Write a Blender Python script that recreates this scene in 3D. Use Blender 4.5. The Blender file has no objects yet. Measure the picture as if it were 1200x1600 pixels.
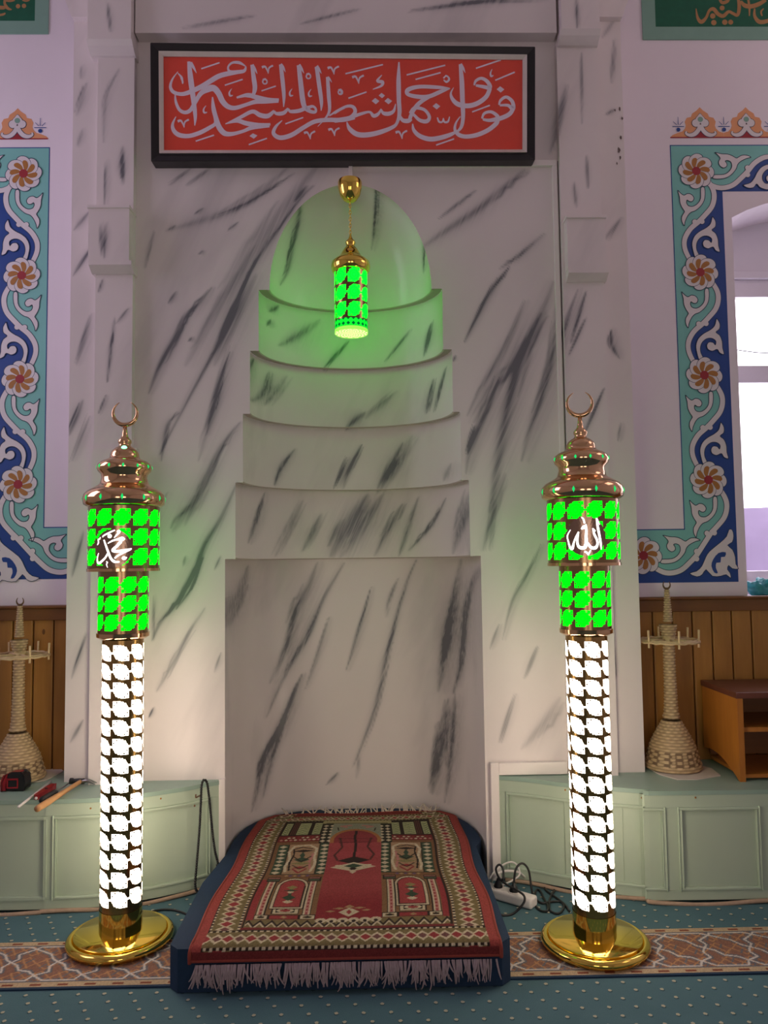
import bpy, bmesh, math, random
import numpy as np
from mathutils import Vector, Matrix
from mathutils.geometry import tessellate_polygon

random.seed(7)
rng = np.random.default_rng(7)
SC = bpy.context.scene
COL = SC.collection
PI = math.pi

# ------------------------------------------------------------------ camera
EYE = 1.30
PITCH, ROLL, YAW = math.radians(3.6), math.radians(0.72), math.radians(1.0)
FPX = 1200.0
cam_d = bpy.data.cameras.new('camera')
cam_d.sensor_fit = 'AUTO'; cam_d.sensor_width = 36.0; cam_d.lens = 36.0 * FPX / 1600.0
cam = bpy.data.objects.new('camera', cam_d); COL.objects.link(cam)
fw = Vector((math.sin(YAW) * math.cos(PITCH), math.cos(YAW) * math.cos(PITCH), math.sin(PITCH)))
rt0 = Vector((math.cos(YAW), -math.sin(YAW), 0))
up0 = rt0.cross(fw)
CUP = up0 * math.cos(ROLL) + rt0 * math.sin(ROLL)
CRT = rt0 * math.cos(ROLL) - up0 * math.sin(ROLL)
CAM0 = Vector((0, 0, EYE))
M = Matrix((CRT, CUP, -fw)).transposed().to_4x4(); M.translation = CAM0
cam.matrix_world = M
SC.camera = cam

def ray(px, py):
    return CRT * ((px - 600) / FPX) + CUP * ((800 - py) / FPX) + fw
def at(px, py, Y):
    "point of the photograph on the upright plane at depth Y"
    d = ray(px, py); return CAM0 + d * (Y / d.y)
def on_z(px, py, z):
    "point of the photograph on the level plane at height z"
    d = ray(px, py); return CAM0 + d * ((z - EYE) / d.z)

# ------------------------------------------------------------------ world, lights, exposure
SC.view_settings.view_transform = 'Standard'
SC.view_settings.look = 'None'
SC.view_settings.exposure = 0.0
SC.view_settings.gamma = 1.0
SC.view_settings.use_curve_mapping = False
SC.cycles.use_denoising = True
SC.cycles.max_bounces = 8
SC.cycles.sample_clamp_indirect = 6.0
world = bpy.data.worlds.new('daylight'); SC.world = world
world.use_nodes = True
bg = world.node_tree.nodes['Background']
bg.inputs[0].default_value = (0.93, 0.86, 1.0, 1); bg.inputs[1].default_value = 4.5

def area(name, loc, rot, sx, sy, col, power):
    l = bpy.data.lights.new(name, 'AREA'); l.shape = 'RECTANGLE'; l.size = sx; l.size_y = sy
    l.color = col; l.energy = power
    o = bpy.data.objects.new(name, l); COL.objects.link(o); o.location = loc; o.rotation_euler = rot
    return o
# daylight through the windows of the prayer hall: left side wall, right side wall, rear wall
area('window_light_left', (-2.85, 2.55, 2.7), (0, -PI / 2, 0), 1.6, 1.0, (0.88, 0.74, 1.0), 19)
area('window_light_right', (3.0, 2.45, 3.6), (0, PI / 2, 0), 1.0, 1.2, (1.0, 0.76, 0.78), 7.5)
area('window_light_rear', (-0.9, -3.9, 1.3), (PI / 2, 0, 0), 1.1, 1.6, (1.0, 0.83, 0.75), 19)
area('window_light_rear', (1.1, -3.9, 1.3), (PI / 2, 0, 0), 1.1, 1.6, (1.0, 0.83, 0.75), 19)

# ------------------------------------------------------------------ helpers: nodes and materials
class NT:
    def __init__(s, name):
        s.mat = bpy.data.materials.new(name); s.mat.use_nodes = True
        s.t = s.mat.node_tree; s.t.nodes.clear()
        s.out = s.t.nodes.new('ShaderNodeOutputMaterial')
    def n(s, typ, **kw):
        x = s.t.nodes.new(typ)
        for k, v in kw.items(): setattr(x, k, v)
        return x
    def link(s, a, b): s.t.links.new(a, b)
    def put(s, sock, v):
        if hasattr(v, 'is_output') or isinstance(v, bpy.types.NodeSocket): s.link(v, sock)
        else: sock.default_value = v
    def m(s, op, a, b=0.0, c=0.0):
        x = s.n('ShaderNodeMath', operation=op)
        s.put(x.inputs[0], a); s.put(x.inputs[1], b); s.put(x.inputs[2], c)
        return x.outputs[0]
    def mix(s, f, a, b):
        x = s.n('ShaderNodeMix', data_type='RGBA')
        s.put(x.inputs[0], f); s.put(x.inputs[6], a); s.put(x.inputs[7], b)
        return x.outputs[2]
    def noise(s, scale, detail=3, rough=.5, vec=None):
        x = s.n('ShaderNodeTexNoise'); x.inputs['Scale'].default_value = scale
        x.inputs['Detail'].default_value = detail; x.inputs['Roughness'].default_value = rough
        if vec is not None: s.link(vec, x.inputs['Vector'])
        return x.outputs['Fac']
    def coord(s, kind='Object'): return s.n('ShaderNodeTexCoord').outputs[kind]
    def mapping(s, vec, scale=(1, 1, 1), rot=(0, 0, 0)):
        x = s.n('ShaderNodeMapping'); s.link(vec, x.inputs[0])
        x.inputs['Scale'].default_value = scale; x.inputs['Rotation'].default_value = rot
        return x.outputs[0]
    def xyz(s, vec):
        x = s.n('ShaderNodeSeparateXYZ'); s.link(vec, x.inputs[0]); return x.outputs
    def attr(s, name):
        x = s.n('ShaderNodeAttribute'); x.attribute_name = name; return x.outputs
    def pbr(s, color, rough=.5, metal=0.0, bump=None, bstr=.2, bdist=.002, spec=None):
        p = s.n('ShaderNodeBsdfPrincipled')
        s.put(p.inputs['Base Color'], color); s.put(p.inputs['Roughness'], rough); s.put(p.inputs['Metallic'], metal)
        if spec is not None: p.inputs['Specular IOR Level'].default_value = spec
        if bump is not None:
            b = s.n('ShaderNodeBump'); b.inputs['Strength'].default_value = bstr; b.inputs['Distance'].default_value = bdist
            s.link(bump, b.inputs['Height']); s.link(b.outputs[0], p.inputs['Normal'])
        s.link(p.outputs[0], s.out.inputs[0]); return p

def c4(c): return (c[0], c[1], c[2], 1.0)
def srgb(r, g, b):
    f = lambda v: (v / 255 / 12.92) if v / 255 <= .04045 else ((v / 255 + .055) / 1.055) ** 2.4
    return (f(r), f(g), f(b), 1.0)

def plain(name, col, rough=.5, metal=0.0, var=.12, scale=14, bump=0.0, bdist=.001, spec=None):
    t = NT(name); v = t.coord()
    n = t.noise(scale, 4, .6, v)
    dark = tuple(x * (1 - var) for x in col[:3]) + (1,)
    lite = tuple(min(1, x * (1 + var)) for x in col[:3]) + (1,)
    c = t.mix(n, dark, lite)
    bn = t.noise(scale * 9, 3, .6, v) if bump else None
    t.pbr(c, rough, metal, bn, bump, bdist, spec)
    return t.mat
def attr_mat(name, rough=.9, bump=.5, bdist=.004, bscale=260, spec=.2):
    t = NT(name); v = t.coord()
    c = t.attr('paint')[0]
    n = t.noise(bscale, 2, .5, v)
    c2 = t.mix(t.m('MULTIPLY', t.noise(bscale * .7, 2, .6, v), .45), c, (0.02, 0.015, 0.01, 1))
    t.pbr(c2, rough, 0, n, bump, bdist, spec); return t.mat
def emit(name, col, strength):
    t = NT(name); e = t.n('ShaderNodeEmission'); e.inputs[0].default_value = col; e.inputs[1].default_value = strength
    t.link(e.outputs[0], t.out.inputs[0]); return t.mat

# ------------------------------------------------------------------ helpers: meshes and objects
class MB:
    def __init__(s): s.v = []; s.f = []; s.c = []
    def add(s, vs, fs):
        k = len(s.v); s.v += [tuple(p) for p in vs]; s.f += [tuple(i + k for i in f) for f in fs]; return s
    def box(s, x0, x1, y0, y1, z0, z1):
        return s.add([(x0, y0, z0), (x1, y0, z0), (x1, y1, z0), (x0, y1, z0), (x0, y0, z1), (x1, y0, z1), (x1, y1, z1), (x0, y1, z1)],
                     [(0, 3, 2, 1), (4, 5, 6, 7), (0, 1, 5, 4), (1, 2, 6, 5), (2, 3, 7, 6), (3, 0, 4, 7)])
    def prism(s, poly, axis, a, b):
        "extrude a 2D polygon; axis 'x','y','z' is the extrusion direction"
        def P(p, t):
            return {'x': (t, p[0], p[1]), 'y': (p[0], t, p[1]), 'z': (p[0], p[1], t)}[axis]
        n = len(poly)
        vs = [P(p, a) for p in poly] + [P(p, b) for p in poly]
        tri = tessellate_polygon([[Vector((p[0], p[1], 0)) for p in poly]])
        fs = [tuple(t) for t in tri] + [tuple(n + i for i in reversed(t)) for t in tri]
        fs += [(i, (i + 1) % n, n + (i + 1) % n, n + i) for i in range(n)]
        return s.add(vs, fs)
    def lathe(s, prof, n=48, c=(0, 0, 0), cap=True):
        "prof: list of (radius, z)"
        k = len(prof); vs = []; fs = []
        for r, z in prof:
            for j in range(n):
                a = 2 * PI * j / n; vs.append((c[0] + r * math.cos(a), c[1] + r * math.sin(a), c[2] + z))
        for i in range(k - 1):
            for j in range(n):
                j2 = (j + 1) % n; fs.append((i * n + j, i * n + j2, (i + 1) * n + j2, (i + 1) * n + j))
        if cap:
            fs.append(tuple(reversed(range(n)))); fs.append(tuple((k - 1) * n + j for j in range(n)))
        return s.add(vs, fs)
    def tube(s, pts, r, n=10, closed=False, smooth=True):
        pts = [Vector(p) for p in pts]
        if smooth: pts = spline3(pts, 6, closed)
        k = len(pts); rs = r if isinstance(r, (list, tuple)) else None
        vs = []; fs = []; prev = None
        for i, p in enumerate(pts):
            if closed: t = pts[(i + 1) % k] - pts[i - 1]
            else: t = pts[min(i + 1, k - 1)] - pts[max(i - 1, 0)]
            if t.length < 1e-9: t = Vector((0, 0, 1))
            t.normalize()
            if prev is None:
                a = Vector((0, 0, 1)) if abs(t.z) < .9 else Vector((1, 0, 0))
                u = t.cross(a).normalized()
            else:
                u = prev - t * prev.dot(t)
                u = u.normalized() if u.length > 1e-6 else t.orthogonal().normalized()
            prev = u; w = t.cross(u)
            if rs: q = i / max(1, k - 1) * (len(rs) - 1); b = min(int(q), len(rs) - 2); rad = rs[b] + (rs[b + 1] - rs[b]) * (q - b)
            else: rad = r
            for j in range(n):
                a = 2 * PI * j / n; vs.append(p + (u * math.cos(a) + w * math.sin(a)) * rad)
        for i in range(k if closed else k - 1):
            i2 = (i + 1) % k
            for j in range(n):
                j2 = (j + 1) % n; fs.append((i * n + j, i * n + j2, i2 * n + j2, i2 * n + j))
        if not closed: fs.append(tuple(reversed(range(n)))); fs.append(tuple((k - 1) * n + j for j in range(n)))
        return s.add(vs, fs)
    def sphere(s, c, r, nu=12, nv=8, sz=1.0):
        vs = [(c[0], c[1], c[2] - r * sz)]; fs = []
        for i in range(1, nv):
            a = -PI / 2 + PI * i / nv
            for j in range(nu):
                b = 2 * PI * j / nu; vs.append((c[0] + r * math.cos(a) * math.cos(b), c[1] + r * math.cos(a) * math.sin(b), c[2] + r * sz * math.sin(a)))
        vs.append((c[0], c[1], c[2] + r * sz)); L = len(vs) - 1
        for j in range(nu):
            fs.append((0, 1 + (j + 1) % nu, 1 + j)); fs.append((L, L - nu + j, L - nu + (j + 1) % nu))
        for i in range(nv - 2):
            for j in range(nu):
                a = 1 + i * nu + j; b = 1 + i * nu + (j + 1) % nu; fs.append((a, b, b + nu, a + nu))
        return s.add(vs, fs)
    def flat(s, poly, mp):
        "a flat painted polygon; mp maps 2D to 3D"
        tri = tessellate_polygon([[Vector((p[0], p[1], 0)) for p in poly]])
        return s.add([mp(p[0], p[1]) for p in poly], [tuple(t) for t in tri])
    def ribbon(s, pts, mp, k=1.0, res=6, dw=0.0):
        "a brush or pen stroke: (x, y, width) points"
        P = spline2(pts, res); n = len(P); L = []; R = []
        for i, (x, y, w) in enumerate(P):
            x0, y0, _ = P[max(i - 1, 0)]; x1, y1, _ = P[min(i + 1, n - 1)]
            dx, dy = x1 - x0, y1 - y0; d = math.hypot(dx, dy) or 1; h = (w * k + dw) / 2
            L.append((x - dy / d * h, y + dx / d * h)); R.append((x + dy / d * h, y - dx / d * h))
        vs = [mp(*p) for p in L] + [mp(*p) for p in R]
        return s.add(vs, [(i, i + 1, n + i + 1, n + i) for i in range(n - 1)])
    def outline(s, poly, w, mp):
        n = len(poly)
        for i in range(n):
            (x0, y0), (x1, y1) = poly[i], poly[(i + 1) % n]
            d = math.hypot(x1 - x0, y1 - y0) or 1; ex, ey = (x1 - x0) / d * w * .4, (y1 - y0) / d * w * .4
            s.ribbon([(x0 - ex, y0 - ey, w), (x1 + ex, y1 + ey, w)], mp, res=1)
    def disc(s, x, y, r, mp, n=20, ry=None):
        return s.flat([(x + r * math.cos(2 * PI * i / n), y + (ry or r) * math.sin(2 * PI * i / n)) for i in range(n)], mp)

def spline2(pts, res):
    if len(pts) < 3 or res <= 1: return list(pts)
    out = []; n = len(pts)
    for i in range(n - 1):
        p0, p1, p2, p3 = pts[max(i - 1, 0)], pts[i], pts[i + 1], pts[min(i + 2, n - 1)]
        for j in range(res):
            t = j / res
            out.append(tuple(.5 * (2 * p1[k] + (p2[k] - p0[k]) * t + (2 * p0[k] - 5 * p1[k] + 4 * p2[k] - p3[k]) * t * t + (3 * p1[k] - p0[k] - 3 * p2[k] + p3[k]) * t ** 3) for k in range(len(p1))))
    out.append(tuple(pts[-1])); return out
def spline3(pts, res, closed=False):
    n = len(pts)
    if n < 3: return pts
    out = []; rngi = range(n if closed else n - 1)
    for i in rngi:
        if closed: p0, p1, p2, p3 = pts[i - 1], pts[i], pts[(i + 1) % n], pts[(i + 2) % n]
        else: p0, p1, p2, p3 = pts[max(i - 1, 0)], pts[i], pts[i + 1], pts[min(i + 2, n - 1)]
        for j in range(res):
            t = j / res
            out.append((p1 * 2 + (p2 - p0) * t + (p0 * 2 - p1 * 5 + p2 * 4 - p3) * t * t + (p1 * 3 - p0 - p2 * 3 + p3) * t ** 3) * .5)
    if not closed: out.append(pts[-1])
    return out
def smooth_poly(poly, res=4):
    return [(p.x, p.y) for p in spline3([Vector((x, y, 0)) for x, y in poly], res, True)]

WLOC = {}
def tag(o, label, cat, group=None):
    o['label'] = label; o['category'] = cat
    if group: o['group'] = group
    return o
def thing(name, label, cat, loc=(0, 0, 0), rotz=0.0, group=None):
    o = bpy.data.objects.new(name, None); COL.objects.link(o); o.empty_display_size = .05
    o.location = loc; o.rotation_euler = (0, 0, rotz); WLOC[o.name] = Vector(loc)
    return tag(o, label, cat, group)
def obj(name, mb, mat, parent=None, local=False, smooth=False, bevel=0.0, attrs=None, loc=None, seg=2):
    """link a mesh; vertices are given in the world unless local"""
    me = bpy.data.meshes.new(name)
    v = np.array(mb.v, dtype=float).reshape(-1, 3)
    off = Vector((0, 0, 0))
    if parent is not None: off = WLOC[parent.name]
    elif loc is not None: off = Vector(loc)
    if not local: v = v - np.array(off)[None, :]
    me.from_pydata(v.tolist(), [], mb.f); me.update()
    if smooth: me.shade_smooth()
    me.materials.append(mat)
    o = bpy.data.objects.new(name, me); COL.objects.link(o)
    if parent is not None: o.parent = parent
    elif loc is not None: o.location = loc
    WLOC[o.name] = Vector(off)
    if attrs:
        for an, (kind, data) in attrs.items():
            a = me.attributes.new(an, kind, 'POINT')
            a.data.foreach_set('color' if kind == 'FLOAT_COLOR' else 'value', np.asarray(data, dtype=np.float32).ravel())
    if smooth and smooth != 'all':
        md = o.modifiers.new('es', 'EDGE_SPLIT'); md.split_angle = math.radians(38)
    if bevel:
        md = o.modifiers.new('bv', 'BEVEL'); md.width = bevel; md.segments = seg; md.limit_method = 'ANGLE'; md.angle_limit = math.radians(40)
    return o
def struct(name, mb, mat, parent=None, **kw):
    o = obj(name, mb, mat, parent, **kw)
    o['kind'] = 'structure'; return o

# ------------------------------------------------------------------ materials
WALLC = plain('wall_paint', (0.80, 0.73, 0.78, 1), .75, var=.04, scale=3, bump=.08)
CEIL = plain('ceiling_paint', (0.75, 0.70, 0.72, 1), .8, var=.03)
BLACKF = plain('black_lacquer', (0.012, 0.010, 0.012, 1), .35, var=.3)
SILVER = plain('silver_trim', (0.80, 0.72, 0.66, 1), .35, .6)
REDP = plain('red_panel', (0.90, 0.050, 0.014, 1), .6, var=.08, scale=8)
LETTER = plain('lavender_lettering', (0.90, 0.78, 0.92, 1), .5, var=.05)
def brass(name, col, rough):
    t = NT(name); v = t.coord()
    t.pbr(t.mix(t.noise(30, 3, .6, v), c4([x * .93 for x in col]), c4(col)), rough, 1.0); return t.mat
GOLD = brass('polished_gold', (0.95, 0.66, 0.13), .09)
COPPER = brass('rose_gold', (0.80, 0.50, 0.27), .10)
TEALP = plain('teal_paint', (0.20, 0.52, 0.47, 1), .6, var=.06, scale=6)
NAVYP = plain('navy_paint', (0.008, 0.055, 0.26, 1), .5, var=.12, scale=6)
WHITEP = plain('white_paint', (0.70, 0.66, 0.67, 1), .6, var=.04, scale=6)
INKP = plain('ink_outline', (0.02, 0.045, 0.10, 1), .6, var=.1)
BROWNP = plain('ochre_paint', (0.40, 0.17, 0.035, 1), .6, var=.1)
CRIMP = plain('crimson_paint', (0.33, 0.02, 0.03, 1), .6, var=.1)
ORANGEP = plain('apricot_paint', (0.74, 0.33, 0.15, 1), .6, var=.06)
SAGEP = plain('sage_paint', (0.21, 0.38, 0.30, 1), .6, var=.08)
GREENP = plain('deep_green_paint', (0.004, 0.11, 0.055, 1), .6, var=.2, scale=30)
TANP = plain('tan_lettering', (0.42, 0.21, 0.08, 1), .6, var=.2)
BENCHF = plain('mint_front_paint', (0.44, 0.54, 0.42, 1), .42, var=.05, scale=4, bump=.05)
BENCHT = plain('sage_top_paint', (0.29, 0.41, 0.34, 1), .40, var=.08, scale=6)
BLUEF = plain('navy_fabric', (0.009, 0.034, 0.078, 1), .9, var=.2, scale=40, bump=.4, bdist=.002)
STRAWD = plain('dark_straw', (0.14, 0.07, 0.03, 1), .7, var=.3, scale=60)
PAPER = plain('card_mat', (0.62, 0.55, 0.48, 1), .8, var=.05)
BLACKPL = plain('black_plastic', (0.012, 0.012, 0.013, 1), .4, var=.2)
REDPL = plain('red_plastic', (0.30, 0.012, 0.02, 1), .35, var=.15)
WHITEPL = plain('white_plastic', (0.76, 0.72, 0.69, 1), .35, var=.03)
STEEL = plain('steel', (0.35, 0.34, 0.34, 1), .3, 1.0)
HANDLEW = plain('hammer_wood', (0.52, 0.27, 0.11, 1), .5, var=.2, scale=30)
BEADM = plain('black_bead', (0.012, 0.014, 0.014, 1), .22, var=.2)
TRIMW = plain('white_gloss_trim', (0.86, 0.80, 0.77, 1), .35, var=.03)
LEDGEM = plain('ledge_plaster', (0.50, 0.43, 0.37, 1), .5, var=.08)
WINF = plain('window_frame_white', (0.72, 0.68, 0.74, 1), .35, var=.03)
HILLM = plain('hazy_hillside', (0.125, 0.095, 0.15, 1), .9, var=.15, scale=.6)
TEALW = plain('teal_wrapper', (0.03, 0.30, 0.34, 1), .2, var=.5, scale=25)
FRINGEM = plain('fringe_yarn', (0.38, 0.30, 0.31, 1), .9, var=.25, scale=90)
BINDM = plain('tan_binding', (0.42, 0.30, 0.21, 1), .9, var=.2, scale=60)

def wood(name, a, b, rough, knots=True, sc=(1, 1, .12), ns=9):
    t = NT(name); v = t.coord()
    g = t.noise(ns, 4, .6, t.mapping(v, (sc[0] * 4, sc[1] * 4, sc[2] * 4)))
    c = t.mix(g, a, b)
    if knots:
        vo = t.n('ShaderNodeTexVoronoi'); vo.inputs['Scale'].default_value = 3.2
        t.link(t.mapping(v, (1.6, 1.6, .8)), vo.inputs['Vector'])
        k = t.m('LESS_THAN', vo.outputs['Distance'], .034)
        c = t.mix(t.m('MULTIPLY', k, .75), c, (0.05, 0.015, 0.004, 1))
    t.pbr(c, rough, 0, g, .1, .001); return t.mat
PINE = wood('pine_boards', (0.27, 0.115, 0.020, 1), (0.45, 0.22, 0.045, 1), .4)
PINEO = wood('orange_pine', (0.33, 0.11, 0.014, 1), (0.50, 0.19, 0.030, 1), .38)
REDWOOD = wood('red_brown_top', (0.10, 0.030, 0.018, 1), (0.17, 0.052, 0.030, 1), .35, knots=False, sc=(.2, 1, 1))
DARKW = wood('dark_rail', (0.13, 0.05, 0.012, 1), (0.22, 0.09, 0.02, 1), .4, knots=False, sc=(.15, 1, 1))

def marble_mat():
    t = NT('painted_marble'); v = t.coord()
    vein = t.attr('vein')[2]
    r0 = t.mapping(v, (1, 1, 1), (0, math.radians(-25), 0))
    rot = t.mapping(r0, (26, 26, 2.2)); fine = t.mapping(r0, (75, 75, 3.0)); soft = t.mapping(r0, (3.2, 3.2, .75))
    st = t.noise(1.0, 4, .6, rot); st2 = t.noise(1.0, 3, .6, fine)
    cloud = t.noise(1.0, 4, .55, soft); mott = t.noise(2.3, 3, .5, v)
    base = t.mix(mott, (0.755, 0.690, 0.675, 1), (0.86, 0.79, 0.775, 1))
    # faint grey washes along the grain
    wash = t.m('MULTIPLY', t.m('MAXIMUM', t.m('SUBTRACT', cloud, .56), 0), t.m('ADD', .6, st))
    k = t.m('MULTIPLY', vein, t.m('ADD', .30, t.m('ADD', t.m('MULTIPLY', st, .75), t.m('MULTIPLY', st2, .65))))
    edge = t.m('MULTIPLY', t.m('SUBTRACT', st2, .5), t.m('MULTIPLY', vein, .9))
    k = t.m('MINIMUM', t.m('MAXIMUM', t.m('ADD', t.m('ADD', k, edge), t.m('MULTIPLY', wash, 1.1)), 0), .92)
    c = t.mix(k, base, (0.105, 0.112, 0.135, 1))
    t.pbr(c, .32, 0, t.noise(18, 4, .6, v), .06, .004, .5); return t.mat
MARBLE = marble_mat()

def carpet_mat():
    t = NT('teal_dotted_carpet'); v = t.coord(); x, y, z = t.xyz(v)
    ry = t.m('DIVIDE', y, .043)
    k = t.m('FLOOR', ry)
    fx = t.m('SUBTRACT', t.m('FRACT', t.m('ADD', t.m('DIVIDE', x, .079), t.m('MULTIPLY', k, .32))), .5)
    fy = t.m('SUBTRACT', t.m('FRACT', ry), .5)
    dx = t.m('MULTIPLY', fx, .079); dy = t.m('MULTIPLY', fy, .043)
    wob = t.m('MULTIPLY', t.m('SUBTRACT', t.noise(260, 2, .5, v), .5), .006)
    d = t.m('ADD', t.m('SQRT', t.m('ADD', t.m('MULTIPLY', dx, dx), t.m('MULTIPLY', dy, dy))), wob)
    dot = t.m('LESS_THAN', d, .0058)
    pile = t.noise(420, 2, .6, v)
    base = t.mix(t.noise(5, 4, .6, v), (0.090, 0.180, 0.210, 1), (0.135, 0.250, 0.280, 1))
    base = t.mix(t.m('MULTIPLY', pile, .5), base, (0.03, 0.07, 0.085, 1))
    # a dark stitch under each fleck
    dy2 = t.m('ADD', dy, .005)
    d2 = t.m('SQRT', t.m('ADD', t.m('MULTIPLY', dx, dx), t.m('MULTIPLY', dy2, dy2)))
    base = t.mix(t.m('MULTIPLY', t.m('LESS_THAN', d2, .007), .5), base, (0.01, 0.03, 0.03, 1))
    c = t.mix(dot, base, (0.50, 0.46, 0.33, 1))
    t.pbr(c, .95, 0, pile, .5, .004, .15); return t.mat
CARPET = carpet_mat()

def straw_mat():
    t = NT('woven_straw'); v = t.coord()
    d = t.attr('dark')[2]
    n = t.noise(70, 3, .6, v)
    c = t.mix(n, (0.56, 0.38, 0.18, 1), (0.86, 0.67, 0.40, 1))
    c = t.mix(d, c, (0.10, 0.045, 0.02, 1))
    t.pbr(c, .6, 0, n, .2, .001); return t.mat
STRAW = straw_mat()

def film_mat(name, N, z0, z1, rows, col, strength, sgn, metal, det_k=.80, dr=.425):
    """mirror-gold film with the rosette pattern cut out and lit from behind"""
    t = NT(name); v = t.coord(); x, y, z = t.xyz(v)
    u = t.m('MULTIPLY', t.m('ARCTAN2', y, x), N / (2 * PI))
    w = t.m('MULTIPLY', t.m('SUBTRACT', z, z0), rows / (z1 - z0))
    fu = t.m('SUBTRACT', t.m('FRACT', t.m('ADD', u, 50.0)), .5)
    fv = t.m('SUBTRACT', t.m('FRACT', w), .5)
    r = t.m('SQRT', t.m('ADD', t.m('MULTIPLY', fu, fu), t.m('MULTIPLY', fv, fv)))
    phi = t.m('ARCTAN2', fv, fu)
    scal = t.m('MULTIPLY', t.m('SINE', t.m('MULTIPLY', phi, 16)), .012)
    disc = t.m('LESS_THAN', r, t.m('ADD', dr, scal))
    cheb = t.m('MAXIMUM', t.m('ABSOLUTE', fu), t.m('ABSOLUTE', fv))
    corner = t.m('MULTIPLY', t.m('GREATER_THAN', t.m('MULTIPLY', t.m('MULTIPLY', fu, fv), sgn), 0.0), t.m('LESS_THAN', cheb, .425))
    # bridges that join neighbouring rosettes
    br = t.m('LESS_THAN', t.m('ABSOLUTE', fv), .045)
    lit = t.m('MAXIMUM', t.m('MAXIMUM', disc, corner), br)
    # pin holes of gold near the corners and round the hub
    ax = t.m('SUBTRACT', t.m('ABSOLUTE', fu), .36); ay = t.m('SUBTRACT', t.m('ABSOLUTE', fv), .20)
    p1 = t.m('LESS_THAN', t.m('ADD', t.m('MULTIPLY', ax, ax), t.m('MULTIPLY', ay, ay)), .0022)
    bx = t.m('SUBTRACT', t.m('ABSOLUTE', fu), .20); by = t.m('SUBTRACT', t.m('ABSOLUTE', fv), .36)
    p2 = t.m('LESS_THAN', t.m('ADD', t.m('MULTIPLY', bx, bx), t.m('MULTIPLY', by, by)), .0022)
    lit = t.m('MULTIPLY', lit, t.m('SUBTRACT', 1.0, t.m('MAXIMUM', p1, p2)))
    inside = t.m('MULTIPLY', t.m('GREATER_THAN', w, .02), t.m('LESS_THAN', w, rows - .02))
    lit = t.m('MULTIPLY', lit, inside)
    # petals: faint dark spokes and a ring
    sp = t.m('MULTIPLY', t.m('LESS_THAN', t.m('ABSOLUTE', t.m('SINE', t.m('MULTIPLY', phi, 6))), .22),
             t.m('MULTIPLY', t.m('GREATER_THAN', r, .16), t.m('LESS_THAN', r, .40)))
    ring = t.m('MAXIMUM', t.m('LESS_THAN', t.m('ABSOLUTE', t.m('SUBTRACT', r, .27)), .014), t.m('LESS_THAN', t.m('ABSOLUTE', t.m('SUBTRACT', r, .12)), .014))
    det = t.m('SUBTRACT', 1.0, t.m('MULTIPLY', t.m('MAXIMUM', sp, ring), det_k))
    e = t.n('ShaderNodeEmission'); e.inputs[0].default_value = col
    t.link(t.m('MULTIPLY', det, strength), e.inputs[1])
    p = t.n('ShaderNodeBsdfPrincipled'); p.inputs['Metallic'].default_value = 1
    p.inputs['Base Color'].default_value = c4([x * .62 for x in metal]); p.inputs['Roughness'].default_value = .22
    mx = t.n('ShaderNodeMixShader'); t.link(lit, mx.inputs[0]); t.link(p.outputs[0], mx.inputs[1]); t.link(e.outputs[0], mx.inputs[2])
    t.link(mx.outputs[0], t.out.inputs[0]); return t.mat

def glass_mat():
    t = NT('clear_glass')
    tr = t.n('ShaderNodeBsdfTransparent'); gl = t.n('ShaderNodeBsdfGlossy'); gl.inputs['Roughness'].default_value = .02
    mx = t.n('ShaderNodeMixShader'); mx.inputs[0].default_value = .035; t.link(tr.outputs[0], mx.inputs[1]); t.link(gl.outputs[0], mx.inputs[2])
    t.link(mx.outputs[0], t.out.inputs[0]); return t.mat
GLASS = glass_mat()

# ------------------------------------------------------------------ main planes (metres)
YP = 3.21          # face of the mihrab slab
YW = 3.43          # face of the plastered front wall
ZB = 0.415         # bench top
ROOM_L, ROOM_R, ROOM_B, ROOM_T = -2.95, 3.1, -4.0, 4.5
XL = at(107, 700, YP).x
XR = at(991, 700, YP).x
xcs = [(at(a, y, YP).x + at(b, y, YP).x) / 2 for a, b, y in ((355, 752, 880), (369, 734, 760), (379, 719, 655), (389, 705, 560), (403, 690, 460))]
XC = sum(xcs) / len(xcs)
def half(a, b, y): return (at(b, y, YP).x - at(a, y, YP).x) / 2
def zz(y, x=550): return at(x, y, YP).z

# ------------------------------------------------------------------ room shell
m = MB(); m.add([(ROOM_L, ROOM_B, 0), (ROOM_R, ROOM_B, 0), (ROOM_R, 4.1, 0), (ROOM_L, 4.1, 0)], [(0, 1, 2, 3)])
floor = struct('floor', m, CARPET)
m = MB(); m.box(ROOM_L, ROOM_R, ROOM_B, 4.1, ROOM_T, ROOM_T + .1); struct('ceiling', m, CEIL)
m = MB(); m.box(ROOM_L - .2, ROOM_L, ROOM_B, 4.1, 0, ROOM_T); struct('wall_left', m, WALLC)
m = MB(); m.box(ROOM_R, ROOM_R + .2, ROOM_B, 4.1, 0, ROOM_T); struct('wall_right', m, WALLC)
m = MB(); m.box(ROOM_L, ROOM_R, ROOM_B - .2, ROOM_B, 0, ROOM_T); struct('wall_rear', m, WALLC)

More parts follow.
